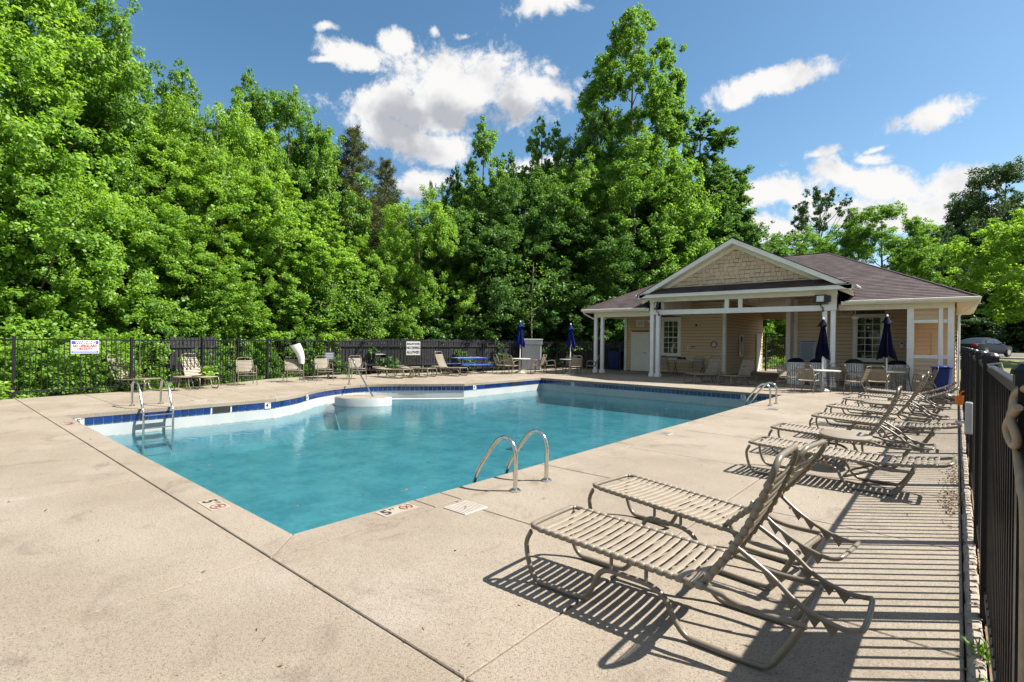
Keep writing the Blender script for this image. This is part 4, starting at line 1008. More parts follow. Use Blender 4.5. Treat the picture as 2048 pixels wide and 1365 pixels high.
# glazed hatch and door inside the passage
fe = empty('extinguisher_cabinet', (W1[1]+.03,28.0,1.45), 0, 'glazed extinguisher cabinet on the shaded passage wall', 'cabinet')
m = MB(); 
for a, b, c, d in ((-.25,-.19,-.55,.55),(.19,.25,-.55,.55),(-.19,.19,-.55,-.47),(-.19,.19,.47,.55)): m.box(0,.06,a,b,c,d)
part('frame', m, 'trim', fe); m = MB(); m.box(0,.02,-.19,.19,-.47,.47); part('glass_pane', m, 'glass', fe)
m = MB(); m.lathe([(.0,-.3),(.07,-.3),(.07,.1),(.03,.2),(0,.22)], 10, c=(.07,0,0)); part('extinguisher', m, 'trim', fe, smooth=40)
rb = empty('restroom_door', (W1[1]+.03,31.1,0), 0, 'pale door at the far end of the passage', 'door'); m = MB(); m.box(0,.05,-.45,.45,.02,2.1); part('panel', m, 'trim', rb, bevel=.005)
kn = MB(); kn.lathe([(.0,0),(.03,0),(.03,.05),(0,.06)], 8, c=(.08,.35,.95)); part('knob', kn, 'dark_metal', rb)
# gate at the end of the passage
gt = empty('metal_gate', (-8.38,32.3,0), 0, 'black metal gate at the far end of the passage', 'gate')
pm = MB(); pm.box(-.01,.01,-.01,.01,.06,2.1); pm = pm.mesh('picket', 'fence')
for k in range(24): 
    if k not in (0,14): link('picket', pm, gt, (.12*k,0,0))
for x in (0,1.68,2.78): m = MB(); m.box(x-.045,x+.045,-.045,.045,0,2.2); part('post', m, 'fence', gt)
for z in (.14,1.98,2.1): m = MB(); m.box(.045,2.74,-.014,.014,z-.02,z+.02); m.v = [(x,y+.0,z) for x,y,z in m.v]; part('rail', m, 'fence', gt)
m = MB(); m.box(1.45,1.66,-.06,-.016,.85,1.3); part('lock_box', m, 'fence', gt)
# ------------------------------------------------------------------ pool fittings
def grab_rail(x, y0, y1, label, s=1.0):
    r = empty('pool_grab_rails', (x,(y0+y1)/2,0), 0, label, 'pool rail', 'steel grab rails at the pool edge')
    for y in (y0-(y0+y1)/2, y1-(y0+y1)/2):
        m = MB(); m.tube([(.02,y,0),(.02,y,.25),(.02,y,.40),(-.03,y,.50),(-.13,y,.545),(-.24,y,.50),(-.36,y,.36),(-.50,y,.17),(-.58,y,.02),(-.60,y,-.12),(-.60,y,-.42)], .024, 12, smooth=4); part('rail', m, 'steel', r, smooth=50)
        m = MB(); m.lathe([(.062,0),(.062,.008),(.045,.022),(.026,.026)], 18, c=(.02,y,0)); part('flange', m, 'steel', r, smooth=40)
    return r
grab_rail(-3.56, 4.2, 4.75, 'pair of curved steel grab rails beside the nearest lounge chairs')
grab_rail(-3.62, 14.33, 14.92, 'pair of curved steel grab rails at the far corner by the parasol tables')
ld = empty('pool_ladder', (-13.5,3.6,0), 0, 'steel pool ladder with treads on the left pool wall', 'pool ladder')
for y in (-.28,.28):
    m = MB(); m.tube([(-.76,y,0),(-.76,y,.35),(-.74,y,.48),(-.64,y,.56),(-.46,y,.565),(-.30,y,.52),(-.16,y,.36),(-.02,y,.12),(.10,y,-.04),(.13,y,-.2),(.13,y,-.6),(.13,y,-1.3)], .024, 12, smooth=4); part('rail', m, 'steel', ld, smooth=50)
    m = MB(); m.lathe([(.062,0),(.062,.008),(.045,.022),(.026,.026)], 18, c=(-.76,y,0)); part('flange', m, 'steel', ld, smooth=40)
for z in (-.14,-.42,-.72,-1.02):
    m = MB(); m.box(.10,.17,-.257,.257,z-.012,z+.012); part('tread', m, 'steel', ld, bevel=.004)
hr = empty('handrail', (-15.9,9.9,0), 0, 'steel handrail sloping down into the rounded bay', 'handrail')
ex, ey = ground_at(756, 812, WATER_Z)
ex += 15.9; ey -= 9.9
m = MB(); m.tube([(0,0,0),(0,0,.55),(.01,0,.74),(.10,-.02,.86),(.26,-.05,.885),(.42,-.08,.80),(.62,-.12,.62),(ex,ey,WATER_Z),(ex+.2,ey-.03,WATER_Z-.25)], .026, 12, smooth=4); part('rail', m, 'steel', hr, smooth=50)
m = MB(); m.lathe([(.065,0),(.065,.01),(.04,.026),(.027,.03)], 18); part('flange', m, 'steel', hr, smooth=40)

# ------------------------------------------------------------------ strap lounge chairs
def strap_mesh(w, half, r, name):
    """one vinyl strap: a flat band with rounded wraps over both side tubes; x along the chair, y across"""
    m = MB(); t = .003
    sec = [(-w/2,-t*.2),(-w/2+.005,t),(w/2-.005,t),(w/2,-t*.2),(w/2-.005,-t),(-w/2+.005,-t)]
    ys = [-half+.004,-half*.4,half*.4,half-.004]; sag = [.013,.006,.006,.013]; n = len(sec)
    for y, s in zip(ys, sag):
        for x, z in sec: m.v.append((x, y, z+s-.008))
    for i in range(3):
        for j in range(n): k = (j+1) % n; m.f.append((i*n+j,(i+1)*n+j,(i+1)*n+k,i*n+k))
    for y in (-half, half):
        m.tube([(-w/2,y,0),(-w/2+.006,y,0),(w/2-.006,y,0),(w/2,y,0)], [r*.86,r*1.12,r*1.12,r*.86], 8)
    return m.mesh(name, 'strap', smooth=50)
SEAT_L, HALF = 1.16, .265
def railz(x): return .365-.05*min(x,1.2)/1.2
STRAP = strap_mesh(.0405, HALF, .0190, 'strap'); STRAPJ = {}
def loft_straps(frames):
    """join many straps into one mesh for chairs seen small"""
    m = MB(); n = 0
    vs = [v.co.copy() for v in STRAP.vertices]; fs = [tuple(p.vertices) for p in STRAP.polygons]
    for mt in frames:
        b = len(m.v); m.v += [tuple(mt @ v) for v in vs]; m.f += [tuple(b+i for i in f) for f in fs]
    return m
def make_chaise(ang, fine, prop='up', label=None, group='strap lounge chairs on the deck'):
    r = empty('lounge_chair', (0,0,0), 0, label, 'lounge chair', group)
    H = HALF; T = .0165
    for y in (-H, H):
        leg = [(.005,y,.335),(-.035,y,.24),(.0,y,.09),(.06,y,.022),(.16,y,.018),(.34,y,.018),(.42,y,.03),(.47,y,.10),(.51,y,.19),(.57,y,.238),(.68,y,.24),(.84,y,.235),(.93,y,.19),(.98,y,.10),(1.05,y,.028),(1.14,y,.018),(1.38,y,.018),(1.46,y,.035),(1.53,y,.14),(1.60,y,.275)]
        m = MB(); m.tube(leg, T, 8, smooth=3); part('leg_loop', m, 'frame', r, smooth=50)
        m = MB(); m.tube([(.60,y,.245),(.60,y,railz(.6)-.01)], .012, 6); part('bracket', m, 'frame', r); m = MB(); m.tube([(.82,y,.24),(.82,y,railz(.82)-.01)], .012, 6); part('bracket', m, 'frame', r)
    m = MB(); m.tube([(1.62,-H,.283),(1.40,-H,.275),(1.28,-H,.29),(SEAT_L,-H,.317),(.5,-H,.344),(.06,-H,.364),(.008,-H+.02,.366),(-.012,-H+.07,.366),(-.012,H-.07,.366),(.008,H-.02,.366),(.06,H,.364),(.5,H,.344),(SEAT_L,H,.317),(1.28,H,.29),(1.40,H,.275),(1.62,H,.283)], T, 8, smooth=3); part('seat_frame', m, 'frame', r, smooth=50)
    for x, z in ((1.60,.28),): m = MB(); m.tube([(x,-H,z),(x,H,z)], T, 8); part('crossbar', m, 'frame', r, smooth=50)
    m = MB(); m.tube([(.25,-H,.02),(.25,H,.02)], .001, 3)
    fr = []
    for k in range(20):
        x = .085+k*.0545; fr.append(Matrix.Translation((x,0,railz(x))) @ Matrix.Rotation(math.atan(.0417), 4, 'Y'))
    # reclining back, turning about (1.13, .32)
    B = Matrix.Translation((1.13,0,.325)) @ Matrix.Rotation(-ang, 4, 'Y')
    LB = .78
    m = MB(); curve = lambda s: .035*math.sin(math.pi*min(s/LB,1)) * (1 if ang > .5 else .6) * -1
    m.tube([tuple(B @ Vector(p)) for p in [(-.02,-H+.028,0),(.25,-H+.028,curve(.25)),(.5,-H+.028,curve(.5)),(.68,-H+.028,curve(.68)),(.745,-H+.04,0),(.785,-H+.09,.012),(.79,-H+.16,.015),(.79,H-.16,.015),(.785,H-.09,.012),(.745,H-.04,0),(.68,H-.028,curve(.68)),(.5,H-.028,curve(.5)),(.25,H-.028,curve(.25)),(-.02,H-.028,0)]], T, 8, smooth=3)
    part('back_frame', m, 'frame', r, smooth=50)
    S = Matrix.Diagonal((1,(H-.028)/H,1,1))
    for k in range(12):
        s = .055+k*.0545; fr.append(B @ Matrix.Translation((s,0,curve(s)+.0)) @ S)
    if fine:
        for mt in fr: o = link('strap', STRAP, r); o.matrix_local = mt
    else: part('straps', loft_straps(fr), 'strap', r, smooth=50)
    # ratchet prop: U-shaped bracket from the back to the rear crossbar, with teeth
    if prop == 'up':
        a = B @ Vector((.27,0,.0)); pts = [(a.x,a.z),(1.46,a.z-.115),(1.58,.335),(1.74,.30)]
        m = MB(); h2 = H-.06
        m.tube([(a.x,-h2,a.z),(1.44,-h2,a.z-.11),(1.58,-h2,.345),(1.72,-h2,.30),(1.80,-h2,.30),(1.835,-h2+.05,.315),(1.835,h2-.05,.315),(1.80,h2,.30),(1.72,h2,.30),(1.58,h2,.345),(1.44,h2,a.z-.11),(a.x,h2,a.z)], .0135, 8, smooth=3)
        part('ratchet_bracket', m, 'frame', r, smooth=50)
        for y in (-h2, h2):
            m = MB()
            for k, (x, z) in enumerate(((1.45,a.z-.125),(1.53,.362),(1.63,.315),(1.70,.295))):
                m.v += [(x-.035,y-.004,z+.012),(x+.04,y-.004,z-.005),(x+.012,y-.004,z-.055),(x-.035,y+.004,z+.012),(x+.04,y+.004,z-.005),(x+.012,y+.004,z-.055)]
                b = len(m.v)-6; m.f += [(b,b+1,b+2),(b+5,b+4,b+3),(b,b+3,b+4,b+1),(b+1,b+4,b+5,b+2),(b+2,b+5,b+3,b)]
            part('ratchet_teeth', m, 'frame', r)
    else:
        a = B @ Vector((.30,0,-.01)); h2 = H-.06; m = MB()
        m.tube([(a.x,-h2,a.z),(1.25,-h2,.23),(1.02,-h2,.13),(.98,-h2+.05,.115),(.98,h2-.05,.115),(1.02,h2,.13),(1.25,h2,.23),(a.x,h2,a.z)], .0135, 8, smooth=2); part('ratchet_bracket', m, 'frame', r, smooth=50)
    return r
UP, FLAT, LOW = R(63), R(5), R(24)
proto = {('up',1): make_chaise(UP, True), ('flat',1): make_chaise(FLAT, True, 'down'), ('up',0): make_chaise(UP, False), ('flat',0): make_chaise(FLAT, False, 'down'), ('low',0): make_chaise(LOW, False, 'up'), ('mid',1): make_chaise(R(50), True)}
used = set()
def chaise(kind, fine, x, y, rz, label):
    k = (kind, fine); p = proto[k]
    if k in used: return copy_tree(p, (x,y,0), rz, label)
    used.add(k); KIDS[p.name] = list(p.children); p.location = (x,y,0); p.rotation_euler = (0,0,rz); p['label'] = label; return p
def kids_ready():
    for k, p in proto.items(): KIDS[p.name] = list(p.children)
kids_ready()
# (x of the foot end, y of the centre line)
chaise('up', 1, -2.14, 2.965, R(1), 'nearest lounge chair with its back raised, closest to the camera')
chaise('mid', 1, -2.31, 4.07, R(-7), 'second lounge chair with its back leaned lower, partly behind the nearest one')
chaise('flat', 1, -1.93, 7.05, R(-1), 'flat lounge chair whose head touches the near fence, in front of the oval table')
chaise('up', 1, -2.04, 8.48, R(0), 'raised lounge chair just beyond the oval side table')
chaise('flat', 0, -1.86, 10.32, R(0), 'flat lounge chair reaching the fence behind the raised chair by the oval table')
chaise('up', 0, -1.93, 12.1, R(-2), 'raised lounge chair in the middle of the row along the near fence')
chaise('up', 0, -1.92, 13.95, R(0), 'second last raised lounge chair of the row along the near fence')
chaise('low', 0, -1.80, 15.4, R(0), 'half reclined lounge chair near the orange cup on the fence')
chaise('low', 0, -1.85, 17.2, R(-1), 'half reclined lounge chair farthest along the near fence')
chaise('up', 0, -17.45, 4.55, R(204), 'raised lounge chair below the warning sign on the left')
chaise('up', 0, -17.25, 5.95, R(183), 'raised lounge chair right of the round side table by the left fence')
chaise('flat', 0, -16.75, 13.1, R(186), 'left one of the two flat lounge chairs by the far fence')
chaise('flat', 0, -16.7, 14.3, R(186), 'right one of the two flat lounge chairs by the far fence')
chaise('up', 0, -16.3, 15.75, R(187), 'raised lounge chair under the no diving sign')
chaise('up', 0, -7.85, 19.75, R(70), 'left lounge chair in front of the folding table at the pool house')
chaise('up', 0, -6.55, 19.85, R(73), 'right lounge chair in front of the passage of the pool house')

# ------------------------------------------------------------------ strap armchairs
def make_armchair():
    r = empty('armchair', (0,0,0), 0, 'x', 'chair', None); T = .0135; H = .25      # faces +x
    for y in (-H-.025, H+.025):
        s = 1 if y > 0 else -1
        m = MB(); m.tube([(.30,y+s*.02,.0),(.27,y,.30),(.245,y,.56),(.20,y,.625),(.08,y,.640),(-.12,y,.600),(-.19,y-s*.01,.56)], T, 8, smooth=3); part('arm', m, 'frame', r, smooth=50)
        m = MB(); m.tube([(-.36,y+s*.02,.0),(-.26,y,.24),(-.17,y,.42),(-.13,y,.595)], T, 8, smooth=3); part('leg', m, 'frame', r, smooth=50)
    m = MB(); m.tube([(-.30,-H+.01,.80),(-.27,-H,.70),(-.20,-H,.50),(-.14,-H,.385),(0,-H,.385),(.20,-H,.405),(.255,-H+.03,.41),(.255,H-.03,.41),(.20,H,.405),(0,H,.385),(-.14,H,.385),(-.20,H,.50),(-.27,H,.70),(-.30,H-.01,.80),(-.32,H-.06,.885),(-.325,H-.12,.90),(-.325,-H+.12,.90),(-.32,-H+.06,.885)], T, 8, closed=True, smooth=3); part('frame', m, 'frame', r, smooth=50)
    m = MB(); m.tube([(.28,-H-.02,.33),(.28,H+.02,.33)], .009, 6); m.tube([(-.27,-H-.02,.24),(-.27,H+.02,.24)], .009, 6); part('crossbar', m, 'frame', r)
    fr = []; S = Matrix.Diagonal((1.0,H/HALF,1,1))
    for k in range(6): x = -.09+k*.055; fr.append(Matrix.Translation((x,0,.388+max(0,x)*.08)) @ S)
    for k in range(8): t = k/7; fr.append(Matrix.Translation((-.165-.125*t,0,.45+.33*t)) @ Matrix.Rotation(R(-110), 4, 'Y') @ S)
    part('straps', loft_straps(fr), 'strap', r, smooth=50)
    return r
ac = make_armchair(); KIDS[ac.name] = list(ac.children); ac_used = [False]
def armchair(x, y, rz, label, group):
    if not ac_used[0]: ac_used[0] = True; ac.location = (x,y,0); ac.rotation_euler = (0,0,rz); ac['label'] = label; ac['group'] = group; return ac
    c = copy_tree(ac, (x,y,0), rz, label); c['group'] = group; return c
g1, g2 = 'strap armchairs along the left fence', 'strap armchairs at the parasol tables'
armchair(-18.05,7.35,R(-12),'leftmost armchair along the fence, right of the lounge chairs',g1)
armchair(-18.15,9.05,R(-14),'armchair with the tilted white paper sign hanging over its arm',g1)
armchair(-18.15,10.2,R(-14),'armchair just left of the black cafe table by the fence',g1)
armchair(-18.0,11.55,R(-16),'armchair right of the black cafe table, behind the steel handrail',g1)
def armset(cx, cy, L):
    for ang, dist, lab in L:
        a = R(ang); armchair(cx+math.cos(a)*dist, cy+math.sin(a)*dist, a+math.pi+R(rnd.uniform(-8,8)), lab, g2)
TA, TB, TC, TD = (-16.1,19.35), (-14.25,20.95), (-3.42,20.05), (-1.78,21.35)
armset(*TA, [(-118,.98,'left armchair of the far left parasol table'),(-78,.92,'armchair with its back to the pool at the far left parasol table'),(18,.95,'right armchair at the far left parasol table before the ribbed cabinet'),(60,.98,'rear right armchair at the far left parasol table')])
armset(*TB, [(-140,.98,'left armchair of the parasol table next to the pool house'),(120,.9,'rear armchair of the parasol table next to the pool house'),(-40,.92,'front right armchair of the parasol table next to the pool house'),(35,1.05,'outermost right armchair near the pool house corner column')])
armset(*TC, [(165,1.15,'bluish shaded armchair left of the table before the rules sign'),(-107,.92,'armchair with its back to the camera at the table before the rules sign'),(-15,1.05,'armchair turned sideways right of the table before the rules sign'),(80,.95,'shaded armchair behind the table before the rules sign')])
armset(*TD, [(-158,.98,'narrow armchair left of the rightmost parasol table'),(-100,.85,'wide armchair with its back to the camera at the rightmost parasol table'),(75,.95,'armchair behind the rightmost parasol table by the shower screen'),(8,1.0,'right armchair of the rightmost parasol table near the blue bin')])
armchair(-11.15,24.6,R(-60),'armchair in the porch shade partly behind the left gable column','armchairs in the porch shade')
armchair(-9.35,24.4,R(-85),'armchair standing against the wall behind the left lounge chair','armchairs in the porch shade')
# parasol tables
def table(x, y, label, r_=.53, z=.71, base=True):
    t = empty('round_table', (x,y,0), 0, label, 'table', 'round white parasol tables')
    m = MB(); m.lathe([(.0,z-.03),(r_-.03,z-.03),(r_,z-.02),(r_,z-.004),(r_-.012,z),(.0,z)], 36); part('tabletop', m, 'tabletop', t, smooth=30)
    for k in range(4):
        a = R(45+90*k); c, s = math.cos(a), math.sin(a)
        m = MB(); m.tube([(c*.40,s*.40,0),(c*.36,s*.36,.3),(c*.33,s*.33,z-.03)], .014, 8); part('leg', m, 'frame', t, smooth=50)
    m = MB(); m.tube([(.35*math.cos(i*math.pi/10),.35*math.sin(i*math.pi/10),.2) for i in range(20)], .009, 6, closed=True); part('foot_ring', m, 'frame', t, smooth=50)
    return t
table(*TA,'white round table of the far left parasol'); table(*TB,'white round table of the parasol next to the pool house'); table(*TC,'white round table before the rules sign'); table(*TD,'white round table nearest the blue bin')
def parasol(x, y, h, m_, label, seed, tilt=0, wide=.20, fl=1.12):
    r = random.Random(seed); p = empty('parasol', (x,y,0), r.uniform(0,3), label, 'parasol', 'closed blue parasols')
    m = MB(); m.tube([(0,0,.05),(0,0,h+.02)], .021, 10); part('pole', m, 'white', p, smooth=50)
    m = MB(); m.lathe([(.0,h+.0),(.03,h+.01),(.036,h+.05),(.02,h+.08),(0,h+.085)], 10); part('finial', m, 'white', p, smooth=50)
    m = MB(); m.lathe([(.25,0),(.26,.03),(.20,.07),(.06,.11),(.035,.30),(.026,.30)], 24); part('base', m, 'tabletop', p, smooth=40)
    # folded canopy: eight pleats falling from the hub, edges drooping unevenly
    n = 48; m = MB(); T0 = h-.02; prof = [(0,.02),(.03,.05),(.10,.075),(.25,.085),(.45,.11),(.65,.145),(.85,.19),(1.0,wide)]
    ln = h-.02-fl
    for (t, ra) in prof:
        for j in range(n):
            a = 2*math.pi*j/n; k = math.cos(8*a+.8*math.sin(3*a)+t*1.1); rr = ra*(1+.34*k*min(1,t*2.2)) + r.uniform(-.003,.003)
            z = T0-ln*t-(.05*k if t == 1.0 else 0)-.05*math.sin(a*2+seed)*t
            m.v.append((rr*math.cos(a)+tilt*t*t, rr*math.sin(a)*.9, z))
    for i in range(len(prof)-1):
        for j in range(n): j2 = (j+1) % n; m.f.append((i*n+j,(i+1)*n+j,(i+1)*n+j2,i*n+j2))
    c = part('canopy', m, m_, p, smooth=80)
    m = MB()
    for (t, ra, dz) in ((0,.03,.02),(.5,.10,-.10),(1,.165,-.20)):
        for j in range(24):
            a = 2*math.pi*j/24; k = math.cos(4*a); m.v.append(((ra*(1+.22*k*t))*math.cos(a),(ra*(1+.22*k*t))*math.sin(a), T0+.015+dz-.03*k*t))
    for i in range(2):
        for j in range(24): j2 = (j+1) % 24; m.f.append((i*24+j,(i+1)*24+j,(i+1)*24+j2,i*24+j2))
    part('vent_flap', m, m_, c, smooth=80)
    m = MB()
    for k in range(8):
        a = 2*math.pi*k/8+.1; m.tube([(.022*math.cos(a),.022*math.sin(a),T0-.35),(.05*math.cos(a),.05*math.sin(a),T0-ln*.95)], .006, 4)
    part('rib', m, 'white', p)
    return p
parasol(*TA, 2.46, 'blue_canvas', 'closed bright blue parasol left of the ribbed cabinet', 1, wide=.17, fl=1.30); parasol(*TB, 2.36, 'blue_canvas', 'closed bright blue parasol next to the pool house corner', 5, tilt=.16, wide=.18, fl=1.28)
parasol(*TC, 2.40, 'navy', 'closed navy parasol before the right gable column', 9, wide=.195); parasol(*TD, 2.52, 'navy', 'closed navy parasol in front of the right window', 14, wide=.225, fl=1.16)
# small side tables
def side_table(x, y, label, rx=.24, ry=.24, h=.42, rz=0):
    t = empty('side_table', (x,y,0), rz, label, 'side table', 'small side tables between the lounge chairs')
    m = MB(); m.lathe([(.0,h-.03),(.96,h-.035),(1.0,h-.02),(1.0,h-.004),(.97,h),(.0,h)], 32, squash=(1,1)); m.v = [(x_*rx,y_*ry,z_) for x_,y_,z_ in m.v]; part('tabletop', m, 'strap', t, smooth=30)
    for k in range(4):
        a = R(45+90*k); c, s = math.cos(a)*rx, math.sin(a)*ry
        m = MB(); m.tube([(c*1.02,s*1.02,0),(c*.86,s*.86,.10),(c*.70,s*.70,.28),(c*.72,s*.72,h-.03)], .013, 8, smooth=3); part('leg', m, 'frame', t, smooth=50)
side_table(-1.10,8.02,'oval side table between the lounge chairs by the near fence',.29,.40,.42,R(20))
side_table(-17.3,5.25,'small side table between the two left lounge chairs')
side_table(-17.15,13.75,'small side table between the two flat lounge chairs',.22,.26,.44)
side_table(-17.2,15.0,'small side table left of the chair under the no diving sign',.24,.24,.43)
side_table(-7.25,21.15,'small side table between the two pool house lounge chairs',.26,.22,.42)
side_table(-1.2,12.95,'small side table half hidden in the row along the near fence',.26,.30,.42)
# folding table with things on it by the wall
t = empty('folding_table', (-9.95,24.85,0), 0, 'long folding table against the tan pool house wall', 'table')
m = MB(); m.box(-.78,.78,-.32,.32,.70,.735); part('tabletop', m, 'tabletop', t, bevel=.006)
for s in (-1,1):
    for a, b in ((-.26,.26),(.26,-.26)): m = MB(); m.tube([(s*.66,a,.0),(s*.66,b*.6,.70)], .014, 6); part('leg', m, 'dark_metal', t)
    m = MB(); m.tube([(s*.66,-.25,.30),(s*.66,.25,.30)], .010, 6); part('brace', m, 'dark_metal', t)
t = empty('gloves', (-10.35,24.8,.735), 0, 'small dark bundle lying on the folding table', 'bundle'); m = MB(); m.lathe([(.0,0),(.16,.01),(.18,.05),(.12,.10),(.05,.12),(0,.12)], 12, squash=(1,.6), ripple=.2, rn=3); part('cloth', m, 'black', t, smooth=60)
m = MB(); m.lathe([(.0,0),(.07,.01),(.08,.06),(.04,.13),(0,.14)], 8, c=(.22,0,0)); part('can', m, 'black', t, smooth=60)
# slatted receptacles with domed covers behind the tables
def hamper(x, y, label, cover, s=.29, h=.86):
    r = empty('slatted_bin', (x,y,0), rnd.uniform(-.1,.1), label, 'bin', 'slatted bins under dark domed covers')
    m = MB(); m.lathe([(s-.03,.03),(s-.03,h-.02)], 20); part('liner', m, 'dark_room', r)
    sm = MB(); sm.box(-.026,.026,-.011,.011,.02,h-.02); sm = sm.mesh('slat', 'trim')
    for k in range(24): a = k*2*math.pi/24; link('slat', sm, r, (s*math.cos(a),s*math.sin(a),0), a+math.pi/2)
    m = MB(); m.tube([((s+.012)*math.cos(i*math.pi/12),(s+.012)*math.sin(i*math.pi/12),h-.01) for i in range(24)], .02, 6, closed=True); part('rim', m, 'trim', r, smooth=50)
    m = MB(); m.lathe([(s+.02,h),(s+.01,h+.05),(s*.75,h+.13),(s*.4,h+.17),(0,h+.18)], 20); part('cover', m, cover, r, smooth=60)
hamper(-4.75,22.5,'slatted bin with a dark blue cover below the rules sign','navy'); hamper(-4.05,22.9,'slatted bin left of the right gable column, mostly behind the parasol','navy')
hamper(-2.95,23.4,'slatted bin with a black cover under the right window','black'); hamper(-1.62,23.1,'slatted bin with a dark teal cover beside the shower screen','navy')
# wheeled bin
b = empty('wheeled_bin', (-.42,23.0-.9,0), R(-8), 'blue wheeled bin at the end of the near fence', 'bin')
b.scale = (.8,.8,.92); b.location.x = -.36
m = MB(); m.v = [(-.21,-.23,.05),(.21,-.23,.05),(.21,.2,.05),(-.21,.2,.05),(-.29,-.31,.92),(.29,-.31,.92),(.29,.29,.92),(-.29,.29,.92)]; m.f = [(0,3,2,1),(4,5,6,7),(0,1,5,4),(1,2,6,5),(2,3,7,6),(3,0,4,7)]; part('body', m, 'bin_blue', b, bevel=.02)
m = MB(); m.prism([(-.33,-.35),(.33,-.35),(.33,.34),(-.33,.34)], .93, .97); m.lathe([(.26,.97),(.2,1.0),(0,1.01)], 16); part('lid', m, 'bin_blue', b, bevel=.01)
m = MB(); m.tube([(-.28,.40,.93),(.28,.40,.93)], .018, 6); m.tube([(-.28,.40,.93),(-.28,.33,.92)], .018, 6); m.tube([(.28,.40,.93),(.28,.33,.92)], .018, 6); part('handle', m, 'bin_blue', b)
for s in (-1,1): m = MB(); mt = Matrix.Translation((s*.27,.22,.10)) @ Matrix.Rotation(R(90),4,'Y'); m.prism([(.10*math.cos(i*math.pi/8),.10*math.sin(i*math.pi/8)) for i in range(16)], -.025,.025, mt); part('wheel', m, 'rubber', b)
b = empty('storage_bin', (-13.75,26.15-1.1+.55,0), 0, 'pale blue plastic bin in the gap left of the pool house', 'bin')
b.location = (-14.75,26.3,0)
m = MB(); m.v = [(-.27,-.27,.02),(.27,-.27,.02),(.27,.27,.02),(-.27,.27,.02),(-.34,-.34,1.0),(.34,-.34,1.0),(.34,.34,1.0),(-.34,.34,1.0)]; m.f = [(0,3,2,1),(4,5,6,7),(0,1,5,4),(1,2,6,5),(2,3,7,6),(3,0,4,7)]; part('body', m, 'bin_blue', b, bevel=.02)
m = MB(); m.prism([(-.37,-.37),(.37,-.37),(.37,.37),(-.37,.37)], 1.0, 1.04); part('lid', m, 'bin_blue', b, bevel=.01)
# black bag and orange cup by the near fence
b = empty('black_bag', (-.28,18.6,0), .4, 'black bag lying on the deck under the last lounge chairs', 'bag')
m = MB(); m.lathe([(.0,0),(.26,.01),(.30,.10),(.24,.22),(.10,.29),(.04,.30)], 20, squash=(1.2,.7), ripple=.10, rn=5); part('body', m, 'black', b, smooth=60); m = MB(); m.tube([(-.1,0,.27),(-.08,0,.38),(.08,0,.38),(.1,0,.27)], .012, 6, smooth=3); part('handle', m, 'black', b, smooth=50)
b = empty('orange_cup', (.045,12.9,.60), 0, 'orange plastic cup hooked on the near fence', 'cup')
m = MB(); m.lathe([(.045,-.12),(.055,-.11),(.07,.04),(.07,.05),(.06,.05),(.05,-.10)], 16); part('cup', m, 'orange', b, smooth=40); m = MB(); m.tube([(.0,.0,.05),(.03,0,.12),(.085,0,.14),(.10,0,.08)], .010, 6, smooth=3); part('hook', m, 'orange', b, smooth=50)
# knotted rope over the near rail
b = empty('knotted_rope', (.15,1.82,1.47), 0, 'tan rope knotted over the top rail at the right edge', 'rope')
m = MB(); m.tube([(.03,-.10,.02),(-.005,-.03,.03),(-.03,.03,.01),(-.035,.07,-.03),(-.032,.07,-.08),(-.03,.01,-.14),(-.03,-.10,-.20),(-.03,-.20,-.26),(-.03,-.22,-.6),(-.03,-.22,-1.2)], .011, 10, smooth=5); part('strand', m, 'hose', b, smooth=60)
m = MB(); m.tube([(-.032,.03,-.01),(-.045,-.02,-.05),(-.035,-.05,-.10),(-.04,.0,-.12),(-.05,.03,-.08),(-.035,-.06,-.02)], .010, 8, smooth=5); part('knot', m, 'hose', b, smooth=60)

# ------------------------------------------------------------------ signs on the fences
def along(y0, y1):
    a = Vector((fence_x(y0), y0)); b = Vector((fence_x(y1), y1)); d = (b-a).normalized(); return a, b, d, Vector((d.y,-d.x))
def fence_sign(y0, y1, z0, z1, name, label):
    a, b, d, nn = along(y0, y1); c = (a+b)/2+nn*.045; w_ = (b-a).length
    o = empty(name, (c.x,c.y,(z0+z1)/2), 0, label, 'sign'); r = Vector((d.x,d.y,0)); u = Vector((0,0,1)); n3 = Vector((nn.x,nn.y,0))
    def P(s, t, o_): return r*s+u*t+n3*o_
    def board(nm, s0, s1, t0, t1, d0, d1, m_):
        m = MB(); m.v = [tuple(P(s,t,q)) for q in (d0,d1) for s,t in ((s0,t0),(s1,t0),(s1,t1),(s0,t1))]; m.f = [(0,1,2,3),(7,6,5,4),(0,4,5,1),(1,5,6,2),(2,6,7,3),(3,7,4,0)]; return part(nm, m, m_, o)
    return o, r, u, P, board, w_, z1-z0
o, r, u, P, board, w_, h_ = fence_sign(2.80, 3.42, 1.10, 1.455, 'warning_sign', 'warning sign in blue and red lettering on the left fence')
w_ = .62; h_ = .36
board('panel', -w_/2, w_/2, -h_/2, h_/2, -.004, .0, 'sign_white')
board('blue_block', -w_/2+.015, -w_/2+.11, h_/2-.105, h_/2-.02, .001, .003, 'sign_blue'); board('blue_block', w_/2-.09, w_/2-.015, h_/2-.105, h_/2-.02, .001, .003, 'sign_blue')
board('blue_band', -w_/2+.11, w_/2-.09, h_/2-.105, h_/2-.02, .001, .002, 'sign_blue')
text('WARNING', .095, 'sign_white', o, P(.01,h_/2-.066,.004), r, u, sx=.98, bold=.003)
text('NO LIFEGUARD', .088, 'sign_red', o, P(0,.022,.003), r, u, sx=.86, bold=.003); text('ON DUTY', .088, 'sign_red', o, P(0,-.058,.003), r, u, sx=.86, bold=.003)
m = MB()
